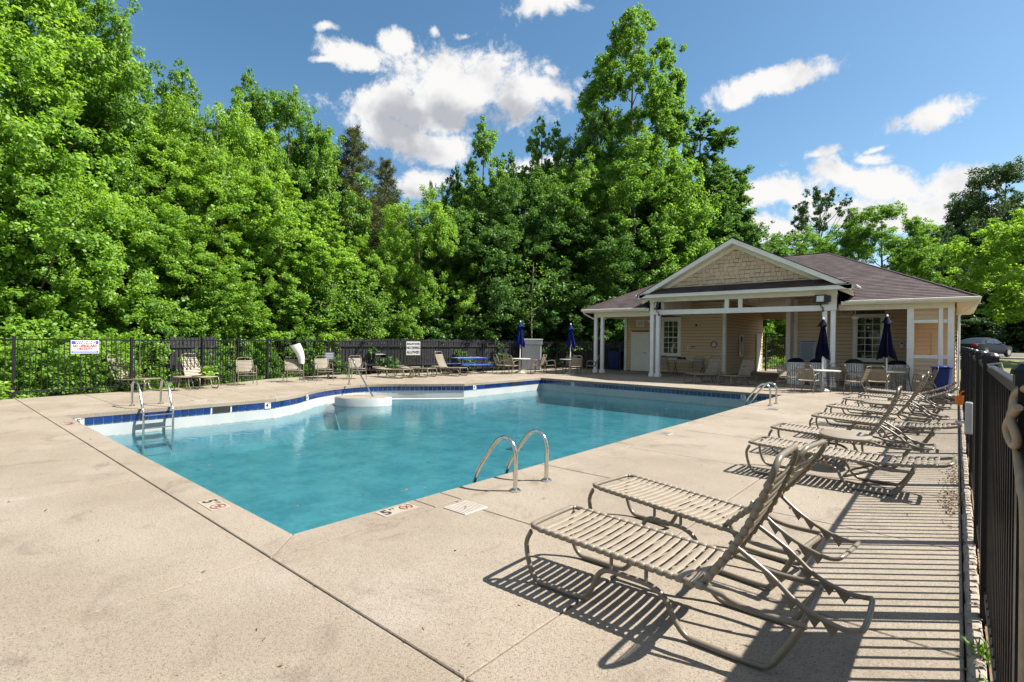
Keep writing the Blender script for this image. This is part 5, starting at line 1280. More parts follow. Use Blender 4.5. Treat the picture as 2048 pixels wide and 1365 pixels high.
bb = board('blue_band', -w_/2+.015, w_/2-.015, -h_/2+.015, -h_/2+.068, .001, .002, 'sign_blue')
board('fine_print', -w_/2+.04, w_/2-.05, -h_/2+.048, -h_/2+.056, .0025, .0035, 'sign_white'); board('fine_print', -w_/2+.04, w_/2-.04, -h_/2+.030, -h_/2+.038, .0025, .0035, 'sign_white')
o, r, u, P, board, w_, h_ = fence_sign(15.2, 15.75, .86, 1.46, 'no_diving_sign', 'white shallow water no diving allowed sign on the far fence')
w_ = .66; h_ = .64
board('panel', -w_/2, w_/2, -h_/2, h_/2, -.004, .0, 'sign_white')
text('SHALLOW WATER', .115, 'sign_black', o, P(0,.20,.003), r, u, sx=.62, bold=.003); text('NO DIVING', .165, 'sign_black', o, P(0,.015,.003), r, u, sx=.72, bold=.005); text('ALLOWED', .165, 'sign_black', o, P(0,-.19,.003), r, u, sx=.78, bold=.005)
# loose paper rules sheet, curled and tilted, hung over an armchair
o = empty('paper_rules_sheet', (-18.25,9.28,.64), 0, 'curled white paper sheet of rules tilted above the armchair', 'paper sheet')
m = MB(); rows, cols = 10, 6
yaw = R(78)
for i in range(rows+1):
    t = i/rows; wd = .20+.20*t; z = .66*t
    for j in range(cols+1):
        s = (j/cols-.5)*wd; bulge = .07*math.cos((j/cols-.5)*math.pi)
        lx = s-.30*t*1.0+.08*math.sin(t*3)+.12; m.v.append((bulge+.02*t, lx, z+.10*(j/cols)*t))
for i in range(rows):
    for j in range(cols): k = i*(cols+1)+j; m.f.append((k,k+1,k+cols+2,k+cols+1))
b = len(m.v); m2 = MB(); m2.v = list(m.v)+[(x-.003,y,z) for x,y,z in m.v]; m2.f = list(m.f)+[tuple(q+b for q in f[::-1]) for f in m.f]
so = part('sheet', m2, 'sign_white', o, smooth=60)
m3 = MB()
for i in range(2,9):
    t = i/rows; wd = .24+.22*t
    for j in range(cols-1):
        def q(jj, tt):
            wd_ = .24+.22*tt; s = (jj/cols-.5)*wd_; return (.07*math.cos((jj/cols-.5)*math.pi)+.02*tt+.003, s-.30*tt+.08*math.sin(tt*3)+.12, .70*tt+.10*(jj/cols)*tt)
        m3.quad(q(j+.5,t), q(j+1.5,t), q(j+1.5,t+.012), q(j+.5,t+.012))
part('printed_lines', m3, 'sign_grey', so)
# the back of a board hung outside the near fence, edge-on to the camera
o = empty('fence_board', (.175,2.9,1.2), 0, 'dark board hung on the outer side of the near fence by the right edge', 'board')
m = MB(); m.box(-.012,.008,-1.6,1.02,-.34,.27); part('panel', m, 'dark_metal', o, bevel=.004); m = MB(); m.tube([(-.03,.8,.27),(-.05,.8,.30),(0,.8,.31),(.01,.8,.26)], .006, 5); part('hook', m, 'steel', o)

# ------------------------------------------------------------------ things by the far fence
c = empty('equipment_cabinet', (-17.55,23.1,0), R(27), 'pale grey ribbed metal cabinet standing at the far fence corner', 'cabinet')
c.location = (*ground_at(1063, 739.5), 0); c.rotation_euler = (0,0,R(38))
m = MB(); m.box(-.52,.52,-.38,.38,.04,1.34); part('body', m, 'box_grey', c, bevel=.01)
m = MB(); m.box(-.56,.56,-.42,.42,1.36,1.62); part('cap', m, 'box_grey', c, bevel=.015); m = MB(); m.box(-.60,.60,-.46,.46,1.622,1.67); part('lid', m, 'trim', c, bevel=.01)
rm = MB(); rm.prism([(-.028,0),(-.014,-.022),(.014,-.022),(.028,0)], .06, 1.33); rm = rm.mesh('rib', 'box_grey')
for k in range(12): link('rib', rm, c, (-.47+k*.0855,-.38,0))
for k in range(8): link('rib', rm, c, (-.52,-.33+k*.0943,0), R(-90))
pt = empty('picnic_table', (-18.05,17.6,0), R(82), 'blue mesh picnic table beside the raised lounge chair at the far fence', 'picnic table')
pt.location = (-17.55,17.35,0); pt.rotation_euler = (0,0,R(80))
def perf(x0, x1, y0, y1, z, nm):
    m = MB(); m.box(x0,x1,y0,y1,z-.012,z+.004); m.box(x0-.01,x1+.01,y0-.02,y0-.002,z-.03,z+.008); m.box(x0-.01,x1+.01,y1+.002,y1+.02,z-.03,z+.008); p = part(nm, m, 'bench_blue', pt)
    k = MB(); x = x0+.04
    while x < x1-.03:
        for yy in np.arange(y0+.04, y1-.02, .07): k.prism([(x,yy),(x+.03,yy),(x+.03,yy+.03),(x,yy+.03)], z+.0045, z+.0055)
        x += .075
    part('perforation', k, 'trim', p)
perf(-.85,.85,-.36,.36,.74,'tabletop'); perf(-.85,.85,-.78,-.52,.44,'seat'); perf(-.85,.85,.52,.78,.44,'seat')
for x in (-.6,.6):
    m = MB(); m.tube([(x,-.68,.42),(x,-.5,.05),(x,.5,.05),(x,.68,.42)], .022, 8); m.tube([(x,-.3,.05),(x,-.22,.72)], .022, 8); m.tube([(x,.3,.05),(x,.22,.72)], .022, 8); part('leg', m, 'dark_metal', pt)
ct = empty('cafe_table', (-19.0,10.9,0), .2, 'black metal cafe table with attached seats behind the armchairs', 'cafe table')
m = MB(); m.box(-.42,.42,-.42,.42,.70,.73); part('tabletop', m, 'black', ct, bevel=.01); m = MB(); m.tube([(0,0,0),(0,0,.70)], .04, 10); part('column', m, 'black', ct)
for k in range(4):
    a = R(90*k); x, y = math.cos(a)*.72, math.sin(a)*.72; m = MB(); m.lathe([(.0,.43),(.17,.43),(.18,.46),(0,.465)], 16, c=(x,y,0)); part('seat', m, 'black', ct); m = MB(); m.tube([(0,0,.18),(x*.7,y*.7,.18),(x,y,.24),(x,y,.43)], .022, 8, smooth=2); part('seat_arm', m, 'black', ct)
m = MB(); m.lathe([(.30,0),(.28,.03),(.05,.05)], 20); part('foot', m, 'black', ct)
sg = empty('grey_placard', (-18.95,10.9,.731), R(80), 'small grey placard standing on the black cafe table', 'placard'); m = MB(); m.box(-.20,.20,-.01,.01,0,.30); part('panel', m, 'asphalt', sg, bevel=.004)
m = MB()
for k in range(4): m.box(-.15,.15,-.0125,-.0105,.05+k*.06,.075+k*.06)
part('printed_lines', m, 'sign_grey', sg)
gb = empty('charcoal_grill', (-19.45,13.6,0), R(75), 'dark post grill with a folded lid behind the left flat lounge chair', 'grill')
m = MB(); m.tube([(0,0,0),(0,0,.72)], .04, 10); part('post', m, 'black', gb); m = MB(); m.box(-.26,.26,-.2,.2,.72,.76); m.box(-.26,.26,.18,.2,.76,.98); m.box(-.26,-.24,-.2,.18,.76,.94); m.box(.24,.26,-.2,.18,.76,.94); part('firebox', m, 'dark_metal', gb)
m = MB(); 
for k in range(9): m.tube([(-.235,-.18+k*.043,.90),(.235,-.18+k*.043,.90)], .006, 4)
part('grate', m, 'box_grey', gb)

# ------------------------------------------------------------------ car on the car park
def car(x, y, z, rz, label):
    c = empty('parked_car', (x,y,z), rz, label, 'car')              # x forward, y left, 4.8 m long
    # body as a loft of cross sections
    secs = [ # x, half width, z bottom, z belt, z roof/hood edge
        (-2.40,.62,.42,.80,.86),(-2.34,.80,.30,.92,.98),(-2.05,.90,.24,.97,1.03),(-1.4,.92,.20,.96,1.02),(-.6,.925,.20,.93,.96),(.4,.925,.20,.90,.93),(1.0,.92,.20,.88,.92),(1.6,.90,.22,.82,.88),(2.1,.84,.26,.74,.80),(2.36,.68,.32,.62,.68),(2.42,.52,.40,.52,.58)]
    m = MB(); n = 10
    for X, hw, zb, zt, zc in secs:
        P = [(-hw*.9,zb),(-hw,zb+.12),(-hw*1.0,(zb+zt)/2),(-hw*.97,zt),(-hw*.70,zc),(hw*.70,zc),(hw*.97,zt),(hw,(zb+zt)/2),(hw,zb+.12),(hw*.9,zb)]
        m.v += [(X,a,b) for a, b in P]
    for i in range(len(secs)-1):
        for j in range(n): k = (j+1) % n; m.f.append((i*n+j,i*n+k,(i+1)*n+k,(i+1)*n+j))
    m.f.append(tuple(range(n))); m.f.append(tuple((len(secs)-1)*n+j for j in reversed(range(n))))
    body = part('body', m, 'car_paint', c, smooth=38)
    cab = [(-1.95,.72,1.00,1.01),(-1.35,.72,.98,1.30),(-.85,.70,.96,1.42),(-.1,.69,.93,1.455),(.45,.68,.92,1.40),(1.25,.72,.91,.94)]
    m = MB()
    for X, hw, z0, z1 in cab:
        t = (z1-z0)/.5; m.v += [(X,-hw*1.12,z0-.02),(X,-hw*(1.12-.28*min(1,t)),z1-.05*min(1,t)),(X,-hw*.55,z1),(X,hw*.55,z1),(X,hw*(1.12-.28*min(1,t)),z1-.05*min(1,t)),(X,hw*1.12,z0-.02)]
    for i in range(len(cab)-1):
        for j in range(5): m.f.append((i*6+j,i*6+j+1,(i+1)*6+j+1,(i+1)*6+j))
    part('roof', m, 'car_paint', c, smooth=38)
    def glass(nm, P): m = MB(); m.poly(P); part(nm, m, 'car_glass', c)
    glass('rear_window', [(-1.90,-.60,1.045),(-1.90,.60,1.045),(-1.10,.50,1.375),(-1.10,-.50,1.375)]); glass('windscreen', [(1.15,-.62,1.00),(.55,-.48,1.375),(.55,.48,1.375),(1.15,.62,1.00)])
    for s in (-1,1):
        glass('side_window', [(-1.25,s*.805,1.02),(-.95,s*.725,1.30),(-.25,s*.70,1.375),(-.22,s*.80,.985)]); glass('side_window', [(-.16,s*.80,.985),(-.18,s*.70,1.378),(.35,s*.695,1.335),(.90,s*.80,.975)])
        for X in (-1.42,1.45):
            mt = Matrix.Translation((X,s*.84,.33)) @ Matrix.Rotation(R(90),4,'X')
            m = MB(); m.prism([(.33*math.cos(i*math.pi/12),.33*math.sin(i*math.pi/12)) for i in range(24)], -.11,.11, mt); w_ = part('wheel', m, 'rubber', c, bevel=.02)
            m = MB(); m.prism([(.21*math.cos(i*math.pi/10),.21*math.sin(i*math.pi/10)) for i in range(20)], -.12,.12, mt); part('rim', m, 'steel', w_)
        m = MB(); m.box(-2.42,-2.28,s*.45 if s > 0 else -.80,.80 if s > 0 else -.45,.78,.92); part('tail_light', m, 'tail_red', c, bevel=.02)
        m = MB(); m.box(2.20,2.34,s*.50 if s > 0 else -.72,.72 if s > 0 else -.50,.58,.68); part('headlight', m, 'lamp_glass', c, bevel=.02)
        m = MB(); m.box(.68,.86,.83 if s > 0 else -1.0,1.0 if s > 0 else -.83,.95,1.08); part('mirror', m, 'car_paint', c, bevel=.03)
car(1.55, 54.5, terrain(2,54.5)+.06, R(62), 'dark blue-grey sedan parked beyond the fence')
# ------------------------------------------------------------------ vegetation
def leaf_mesh(name, P, Nrm, size, m, seed, tint, aspect=.62, axis=None, fold=True):
    """P points, Nrm leaf normals, size per leaf: one bent four-sided leaf at each point"""
    rg = np.random.default_rng(seed); n = len(P)
    Nrm = Nrm/np.maximum(np.linalg.norm(Nrm, axis=1, keepdims=True), 1e-6)
    t = rg.normal(size=(n,3)) if axis is None else axis
    t = t-Nrm*np.sum(t*Nrm, axis=1, keepdims=True); t /= np.maximum(np.linalg.norm(t, axis=1, keepdims=True), 1e-6)
    b = np.cross(Nrm, t); s = size[:,None]
    V = np.empty((n,4,3), np.float32)
    V[:,0] = P-t*s*.5; V[:,1] = P+b*s*aspect*.5+Nrm*s*.08; V[:,2] = P+t*s*.5-Nrm*s*.10; V[:,3] = P-b*s*aspect*.5+Nrm*s*.08
    me = bpy.data.meshes.new(name); me.vertices.add(4*n); me.vertices.foreach_set('co', V.reshape(-1))
    me.loops.add(4*n); me.loops.foreach_set('vertex_index', np.arange(4*n, dtype=np.int32))
    me.polygons.add(n); me.polygons.foreach_set('loop_start', np.arange(0,4*n,4,dtype=np.int32)); me.polygons.foreach_set('loop_total', np.full(n,4,dtype=np.int32))
    me.update(calc_edges=True)
    a = me.attributes.new('tint','FLOAT','FACE'); a.data.foreach_set('value', np.clip(tint,0,1).astype(np.float32))
    me.materials.append(MATS[m]); return me
def clump_leaves(C, Rr, n, rg, flat=.7, shell=.55):
    """n leaves over clump centres C with radii Rr"""
    w = Rr**2; w = w/w.sum(); idx = rg.choice(len(C), n, p=w)
    d = rg.normal(size=(n,3)); d /= np.linalg.norm(d, axis=1, keepdims=True)
    rad = (shell+(1-shell)*rg.random(n))**.8*(1+.18*rg.normal(size=n)*(rg.random(n) < .25))
    P = C[idx]+d*(rad*Rr[idx])[:,None]*np.array([1,1,flat])
    return P, d, idx
def crown(kind, seed, n, H, Rmax, leaf, m, z0=.08, nclump=150, cr=(.5,1.1), top_spikes=0):
    rg = np.random.default_rng(seed); C = []; Rr = []
    lob = rg.random(8)*6.28
    def prof(t, a):
        if kind == 'pointed': r = (1-t)**.75*min(1,(t+.06)/.22)**.6*1.15
        elif kind == 'broad': r = math.sqrt(max(0,1-((t-.42)/.60)**2)) if t < 1.02 else 0
        elif kind == 'tall': r = (.95 if t < .42 else .78 if t < .6 else .84)*min(1,(1.03-t)/.26)**.8*min(1,(t+.05)/.12)
        elif kind == 'shrub': r = math.sqrt(max(0,1-(t*.98)**2))
        else: r = 1-t
        return r*(1+.16*math.sin(2*a+lob[0]+t*3)+.12*math.sin(5*a+lob[1]-t*7)+.10*math.sin(9*t+lob[2]+a))
    k = 0
    while k < nclump:
        t = rg.random()**(.9 if kind != 'shrub' else 1.2); a = rg.random()*6.283; rp = prof(t, a)*Rmax
        if rp < .05*Rmax: rp = .05*Rmax
        if rg.random() > (rp/Rmax)+.25: continue
        q = 1-.55*rg.random()**2.2; c = cr[0]+(cr[1]-cr[0])*rg.random(); c *= (.55+.45*min(1, rp/(.6*Rmax)))
        C.append((rp*q*math.cos(a), rp*q*math.sin(a), H*(z0+(1-z0)*t)-c*.3)); Rr.append(c); k += 1
    for j in range(top_spikes):
        a = rg.random()*6.28; r = Rmax*.5*rg.random(); C.append((r*math.cos(a), r*math.sin(a), H*(.9+.1*rg.random())*(1-.25*(r/Rmax)))); Rr.append(cr[0]*.7)
    C = np.array(C); Rr = np.array(Rr)
    ns = 7; ii = np.repeat(np.arange(len(C)), ns); dd = rg.normal(size=(len(ii),3)); out_ = C[ii]*np.array([1,1,0]); out_ /= np.maximum(np.linalg.norm(out_, axis=1, keepdims=True), .3)
    dd = dd/np.linalg.norm(dd, axis=1, keepdims=True)+out_*.45+np.array([0,0,.25])
    SC = C[ii]+dd*(Rr[ii]*(.25+.85*rg.random(len(ii))))[:,None]; SR = Rr[ii]*(.26+.30*rg.random(len(ii)))
    P, d, sidx = clump_leaves(SC, SR, n, rg, flat=.75, shell=.25); idx = ii[sidx]
    st = rg.random(len(SC))[sidx]
    P[:,2] = np.maximum(P[:,2], .05)
    nr = d*.30+out_[sidx]*.22+np.array([0,0,.85])+rg.normal(size=P.shape)*.58
    ct = rg.random(len(C)); tint = .42*rg.random(n)+.22*ct[idx]+.26*st+.12*np.clip(P[:,2]/H,0,1)
    return leaf_mesh('crown', P, nr, leaf*(.65+.7*rg.random(n)), m, seed, tint), C
def trunk_mesh(H, r, C, seed, m='bark', nl=9, z_start=.25, lean=.02):
    rg = random.Random(seed); b = MB()
    pts = [(lean*H*math.sin(i*.8+seed)*.3, lean*H*math.cos(i*.7+seed)*.3, H*i/8) for i in range(9)]; pts[0] = (0,0,-.5)
    b.tube(pts, [r*1.25,r*.95,r*.8,r*.65,r*.5,r*.35,r*.2,r*.08], 10, smooth=2)
    order = list(range(len(C))); rg.shuffle(order)
    for k in order[:nl]:
        c = C[k]; zz = max(z_start*H, c[2]-math.hypot(c[0],c[1])*.75)
        s = min(zz/H, .95); i = min(int(s*8),7); f = s*8-i; p0 = [pts[i][q]*(1-f)+pts[i+1][q]*f for q in range(3)]
        mid = ((p0[0]+c[0])/2+rg.uniform(-.2,.2), (p0[1]+c[1])/2+rg.uniform(-.2,.2), (p0[2]*.6+c[2]*.4))
        rr = r*.42*(1-s)+.02
        b.tube([tuple(p0), mid, tuple(c)], [rr, rr*.6, rr*.2], 6, smooth=3)
    return b.mesh('trunk', m, smooth=60)
TREES = {}
def proto_tree(key, kind, seed, n, H, Rmax, leaf, m, tr=.2, nl=10, tm='bark', zs=.25, **kw):
    cme, C = crown(kind, seed, n, H, Rmax, leaf, m, **kw); TREES[key] = (cme, trunk_mesh(H*.97, tr, C, seed, tm, nl, zs), H, Rmax)
proto_tree('point1','pointed',11,78000,15,3.5,.155,'leaf_mid',nclump=190,cr=(.45,.95),nl=14)
proto_tree('point2','pointed',12,68000,14,3.0,.145,'leaf_bright',nclump=170,cr=(.4,.85),nl=14)
proto_tree('broad1','broad',21,92000,14,4.4,.16,'leaf_mid',nclump=210,cr=(.55,1.15),z0=.03,top_spikes=6,nl=16)
proto_tree('broad2','broad',22,84000,13,4.2,.15,'leaf_bright',nclump=190,cr=(.5,1.1),z0=.02,top_spikes=8,nl=14)
proto_tree('near','broad',23,95000,14,4.4,.145,'leaf_mid',nclump=260,cr=(.45,1.0),z0=.02,top_spikes=10,nl=18)
proto_tree('soft','broad',24,95000,7,3.6,.115,'leaf_bright',nclump=230,cr=(.35,.8),z0=.0,top_spikes=10,tr=.12,nl=14)
proto_tree('tall','tall',31,118000,24,5.0,.185,'leaf_mid',nclump=265,cr=(.55,1.05),z0=.12,tr=.32,nl=46,zs=.2)
proto_tree('small','broad',41,22000,6,2.2,.15,'leaf_bright',nclump=90,cr=(.35,.75),z0=.10,tr=.10,nl=10)
proto_tree('shrub','shrub',51,11000,2.2,1.5,.11,'leaf_bright',nclump=60,cr=(.28,.55),z0=.0,tr=.05,nl=6)
proto_tree('oak','broad',61,12000,14,5.0,.26,'leaf_dark',nclump=60,cr=(.5,1.0),z0=.38,tr=.30,nl=58,zs=.28)
proto_tree('ever','broad',71,50000,12,4.2,.22,'leaf_dark',nclump=170,cr=(.55,1.1),z0=.0,top_spikes=6,nl=6)
def pine_proto(seed=81, H=15, n=46000):
    rg = np.random.default_rng(seed); b = MB(); b.tube([(0,0,-.5),(.05,0,H*.4),(0,.05,H*.75),(.03,0,H)], [.24,.18,.10,.02], 10, smooth=3)
    P = []; A = []; z = H*.16; pyr = random.Random(seed)
    while z < H*.99:
        t = z/H; L0 = 3.1*(1-t)**.8+.25; k = 5 if t < .85 else 4; a0 = pyr.random()*6.28
        for j in range(k):
            a = a0+6.283*j/k+pyr.uniform(-.3,.3); L = L0*pyr.uniform(.65,1.1); rise = .15+.5*t
            p0 = Vector((0,0,z)); p2 = Vector((math.cos(a)*L, math.sin(a)*L, z+L*rise+pyr.uniform(-.1,.2))); p1 = (p0+p2)/2-Vector((0,0,.08*L))
            b.tube([tuple(p0),tuple(p1),tuple(p2)], [.045*(1-t)+.012,.02,.008], 5, smooth=2)
            for q in range(int(5+L*7)):
                s = pyr.uniform(.30,1.0); c = p0.lerp(p2, s)+Vector((pyr.uniform(-.3,.3),pyr.uniform(-.3,.3),pyr.uniform(-.05,.25)))*min(1,L*.5); P.append(tuple(c))
        z += .42*(1-.35*t)
    C = np.array(P); k = max(1, n//len(C)); idx = np.repeat(np.arange(len(C)), k); m_ = len(idx)
    d = rg.normal(size=(m_,3)); d[:,2] += .5; d /= np.linalg.norm(d, axis=1, keepdims=True)
    pos = C[idx]+d*.13; nr = np.cross(d, rg.normal(size=(m_,3)))
    me = leaf_mesh('crown', pos, nr, .17+.12*rg.random(m_), 'needle', seed, rg.random(m_)*.7+.3*rg.random(len(C))[idx], aspect=.11, axis=d)
    TREES['pine'] = (me, b.mesh('trunk','bark',smooth=60), H, 2.7)
pine_proto()
proto_tree('street','broad',45,42000,9,3.6,.17,'leaf_mid',nclump=150,cr=(.45,.95),z0=.30,tr=.16,nl=14,zs=.2)
tree_count = [0]
def tree_xy(key, x, y, z, height, radius, label, name='leafy_tree', cat='tree', group=None, m=None, rz=None):
    cme, tme, H, Rm = TREES[key]
    r = empty(name, (x,y,z), rnd.uniform(0,6.28) if rz is None else rz, label, cat, group); sx, sz = radius/Rm, height/H
    t = link('trunk', tme, r); t.scale = (sz,sz,sz); c = link('crown', cme, r); c.scale = (sx,sx,sz)
    if sx/sz > 1.2 or sx/sz < .8: t.scale = (sx,sx,sz)
    if m: c.material_slots[0].link = 'OBJECT'; c.material_slots[0].material = MATS[m]
    tree_count[0] += 1; return r
def tree(key, px, depth, ytop, wpx, label, **kw):
    d = ray(px, 690); X, Y = d[0]*depth, d[1]*depth; zt = EYE+ray(px, ytop)[2]*depth; z = terrain(X, Y)
    if X < -18: z = min(z, -.1)
    return tree_xy(key, X, Y, z-.1, zt-z+.1, wpx/2*depth/F_PX, label, **kw)
GW = 'trees of the dense woodland wall behind the pool fence'; LW = 'leafy tree in the dense green woodland wall behind the pool fence'
# woodland wall, near rows first (pixel column, distance, top row, width)
tree('near', -60, 17.5, -160, 520, 'tall bright green tree filling the upper left corner of the view', m='leaf_bright')
tree('near', 95, 19.5, -60, 320, 'tall leafy tree with its top near the upper left edge', m='leaf_mid')
tree('soft', 40, 17.3, 330, 430, 'soft bright green tree arching over the fence at the left edge')
tree('soft', 215, 19.6, 430, 330, 'soft yellow green tree just right of the warning sign')
tree('soft', -130, 16.2, 240, 460, 'soft bright tree at the far left edge of the view')
tree('point1', 228, 22.5, 85, 290, 'tall tree whose crown slopes down from the upper left corner', m='leaf_bright')
tree('point1', 362, 25, 128, 180, 'slender tree tip rising above the left woodland', m='leaf_mid')
tree('near', 300, 22.5, 270, 300, 'bright leafy tree above the gap between the warning sign and the armchairs', m='leaf_bright')
tree('broad2', 430, 24, 205, 235, 'rounded bright tree left of the second slender tip')
tree('point1', 487, 27, 142, 150, 'second slender tree tip left of the pine', m='leaf_mid')
tree('broad1', 575, 28.5, 205, 230, 'rounded dark green tree just left of the pine')
tree('broad1', 630, 30.5, 262, 120, 'darker rounded tree touching the left side of the pine', m='leaf_deep')
tree('near', 440, 22.0, 330, 270, 'bright leafy tree behind the leftmost armchairs', m='leaf_bright')
tree('point2', 560, 23.5, 350, 230, 'bright conical tree rising behind the tilted white paper sheet')
tree('near', 345, 21.0, 420, 260, 'bright leafy tree behind the fence above the second lounge chair', m='leaf_bright')
tree('point2', 640, 25.5, 400, 190, 'bright conical tree behind the black cafe table')
tree('pine', 702, 30, 262, 215, 'brown green pine standing out of the leafy woodland', name='pine_tree')
tree('pine', 768, 32, 325, 165, 'shorter pine just right of the tallest pine', name='pine_tree')
tree('pine', 655, 33, 300, 160, 'thin pine half hidden left of the tallest pine', name='pine_tree')
tree('broad2', 745, 27.5, 480, 170, 'low bright tree below the pines, above the flat lounge chairs')
tree('broad2', 835, 29, 395, 170, 'bright low tree below the gap where the cloud shows')
tree('oak', 872, 60, 368, 60, 'small distant tree top in the gap below the big cloud', m='leaf_deep')
tree('point1', 962, 35, 240, 165, 'sharply pointed tree in the middle of the woodland', m='leaf_mid')
tree('point1', 905, 36, 335, 120, 'narrow tree shouldering the sharply pointed tree on its left', m='leaf_deep')
tree('point1', 1015, 36, 305, 120, 'narrow tree shouldering the sharply pointed tree on its right', m='leaf_deep')
tree('broad1', 930, 31.5, 430, 220, 'deep green tree behind the blue picnic table', m='leaf_deep')
tree('point1', 1078, 38, 236, 130, 'pointed tree with two tips left of the tallest tree')
tree('point1', 1108, 39, 250, 130, 'second tip of the twin pointed tree left of the tallest tree')
tree('broad1', 1045, 33.5, 360, 230, 'broad tree rising behind the ribbed grey cabinet', m='leaf_deep')
tree('broad1', 1150, 36, 335, 180, 'broad tree at the left foot of the tallest tree', m='leaf_mid')
tree('tall', 1262, 40, 22, 235, 'tallest tree of the view, open crown with visible limbs', name='tall_tree')
tree('broad1', 1185, 41, 235, 120, 'rounded tree shoulder at the left of the tallest tree', m='leaf_deep')
tree('point1', 1398, 43, 232, 275, 'large dark conical tree right of the tallest tree', m='leaf_deep')
tree('point1', 1445, 45, 360, 170, 'low right flank tree descending to the gable roof', m='leaf_mid')
tree('broad2', 1262, 37.5, 285, 260, 'wide bright tree in front of the trunk of the tallest tree', m='leaf_mid')
tree('broad1', 1180, 34.5, 440, 240, 'deep green tree above the left end of the pool house roof', m='leaf_deep')
tree('broad1', 1330, 41, 440, 260, 'broad tree behind the left slope of the gable')
tree('broad2', 1320, 38.5, 520, 220, 'bright low tree directly above the left roof of the pool house')
tree('broad2', 1210, 37, 560, 160, 'low tree seen beside and through the left porch of the pool house', m='leaf_mid')
# darker rows behind, closing the wall
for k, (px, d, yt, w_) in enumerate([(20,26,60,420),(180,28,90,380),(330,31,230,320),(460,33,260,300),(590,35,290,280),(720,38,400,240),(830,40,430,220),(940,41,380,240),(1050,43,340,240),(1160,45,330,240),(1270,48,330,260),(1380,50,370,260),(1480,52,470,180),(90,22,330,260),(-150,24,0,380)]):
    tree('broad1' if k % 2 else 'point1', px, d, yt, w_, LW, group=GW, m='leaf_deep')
# low growth right behind the fence
GS = 'low green shrubs pressed against the pool fence'
SL = ['shrub outside the fence beyond the left edge of the view','leafy shrub outside the fence left of the leftmost post','leafy shrub outside the fence right beside the leftmost post','leafy shrub directly behind the warning sign','leafy shrub behind the leftmost raised lounge chair','low shrub behind the second raised lounge chair','leafy shrub behind the leftmost armchair','low shrub behind the tilted paper sheet','leafy shrub behind the black cafe table','low shrub behind the armchair right of the cafe table']
for k, (y, off, h, r_, m_) in enumerate([(-1.2,1.6,1.9,1.5,'leaf_bright'),(.6,1.3,1.7,1.3,'leaf_bright'),(2.0,1.5,1.8,1.3,'leaf_bright'),(3.4,1.4,1.5,1.1,'leaf_bright'),(4.8,1.5,1.9,1.2,'leaf_bright'),(6.9,1.3,1.3,.8,'leaf_mid'),(8.2,1.5,1.9,1.0,'leaf_mid'),(9.6,1.2,1.4,.9,'leaf_mid'),(11.0,1.3,1.9,1.0,'leaf_mid'),(12.3,1.2,1.7,1.0,'leaf_mid'),(.9,3.0,3.2,1.9,'leaf_bright'),(3.2,3.4,3.0,1.9,'leaf_bright'),(5.6,3.4,3.1,1.8,'leaf_mid'),(8.2,3.4,3.2,2.0,'leaf_mid'),(10.8,3.4,3.2,2.0,'leaf_mid'),(13.4,3.4,3.0,2.0,'leaf_deep'),(16.0,3.6,3.2,2.0,'leaf_deep'),(18.6,3.4,3.0,2.0,'leaf_deep'),(21.4,3.4,3.0,2.0,'leaf_deep')]):
    tree_xy('shrub', fence_x(y)-off, y, -.15, h, r_, SL[k] if k < len(SL) else 'green shrub growing against the outside of the pool fence', name='shrub', cat='shrub', group=GS, m=m_)
for x, y, h, r_ in ((-16.6,28.5,3.2,2.0),(-18.8,27.6,3.0,2.0),(-15.2,31,3.4,2.2),(-20.5,25.8,3.0,2.0)):
    tree_xy('shrub', x, y, -.15, h, r_, 'green shrub growing against the outside of the pool fence', name='shrub', cat='shrub', group=GS, m='leaf_deep')
def sapling(y, off, h, label):
    r = empty('sapling', (fence_x(y)+off,y,0), 0, label, 'sapling'); rg = np.random.default_rng(int(y*10)); m = MB(); m.tube([(0,0,0),(.03,.02,h*.5),(0,.05,h)], [.012,.008,.003], 5, smooth=2); part('stem', m, 'bark', r)
    n = 140; P = np.c_[rg.normal(size=n)*.13, rg.normal(size=n)*.13, h*(.35+.65*rg.random(n))]; nr = rg.normal(size=(n,3))*.5+[0.3,0,.7]; link('leaves', leaf_mesh('leaves', P, nr, .10+.06*rg.random(n), 'leaf_bright', int(y*10), rg.random(n)*.5+.5), r)
sapling(6.35, .12, .62, 'small leafy sapling at the fence right of the second lounge chair'); sapling(1.35, .10, .45, 'small leafy sapling at the foot of the leftmost fence post')
def slender(px, depth, h, lean, label):
    d = ray(px, 690); X, Y = d[0]*depth, d[1]*depth; r = empty('slender_tree', (X,Y,-.15), 0, label, 'tree'); rg = np.random.default_rng(int(px)); m = MB()
    m.tube([(0,0,0),(lean*.25,.02,h*.3),(lean*.4,-.03,h*.6),(lean,.02,h)], [.055,.045,.03,.012], 8, smooth=4); part('trunk', m, 'bark_pale', r, smooth=60)
    for k in range(5):
        z = h*(.45+.11*k); a = rg.random()*6.28; m = MB(); m.tube([(lean*z/h*.8,0,z),(lean*z/h*.8+.5*math.cos(a),.5*math.sin(a),z+.25),(lean*z/h*.8+.95*math.cos(a),.95*math.sin(a),z+.65)], [.018,.010,.004], 5, smooth=2); part('branch', m, 'bark_pale', r)
    n = 500 if px > 1000 else 1500; C = np.c_[rg.normal(size=60)*.75+lean*.6, rg.normal(size=60)*.75, h*(.5+.5*rg.random(60))]; P = C[rg.integers(0,60,n)]+rg.normal(size=(n,3))*.16
    link('leaves', leaf_mesh('leaves', P, rg.normal(size=(n,3))*.5+[.2,0,.8], .10+.06*rg.random(n), 'leaf_mid', int(px), rg.random(n)), r)
slender(657, 24.0, 4.6, .35, 'slender pale trunk rising just behind the fence left of the black cafe table')
slender(742, 25.5, 4.2, -.2, 'slender pale trunk rising behind the fence left of the flat lounge chairs')
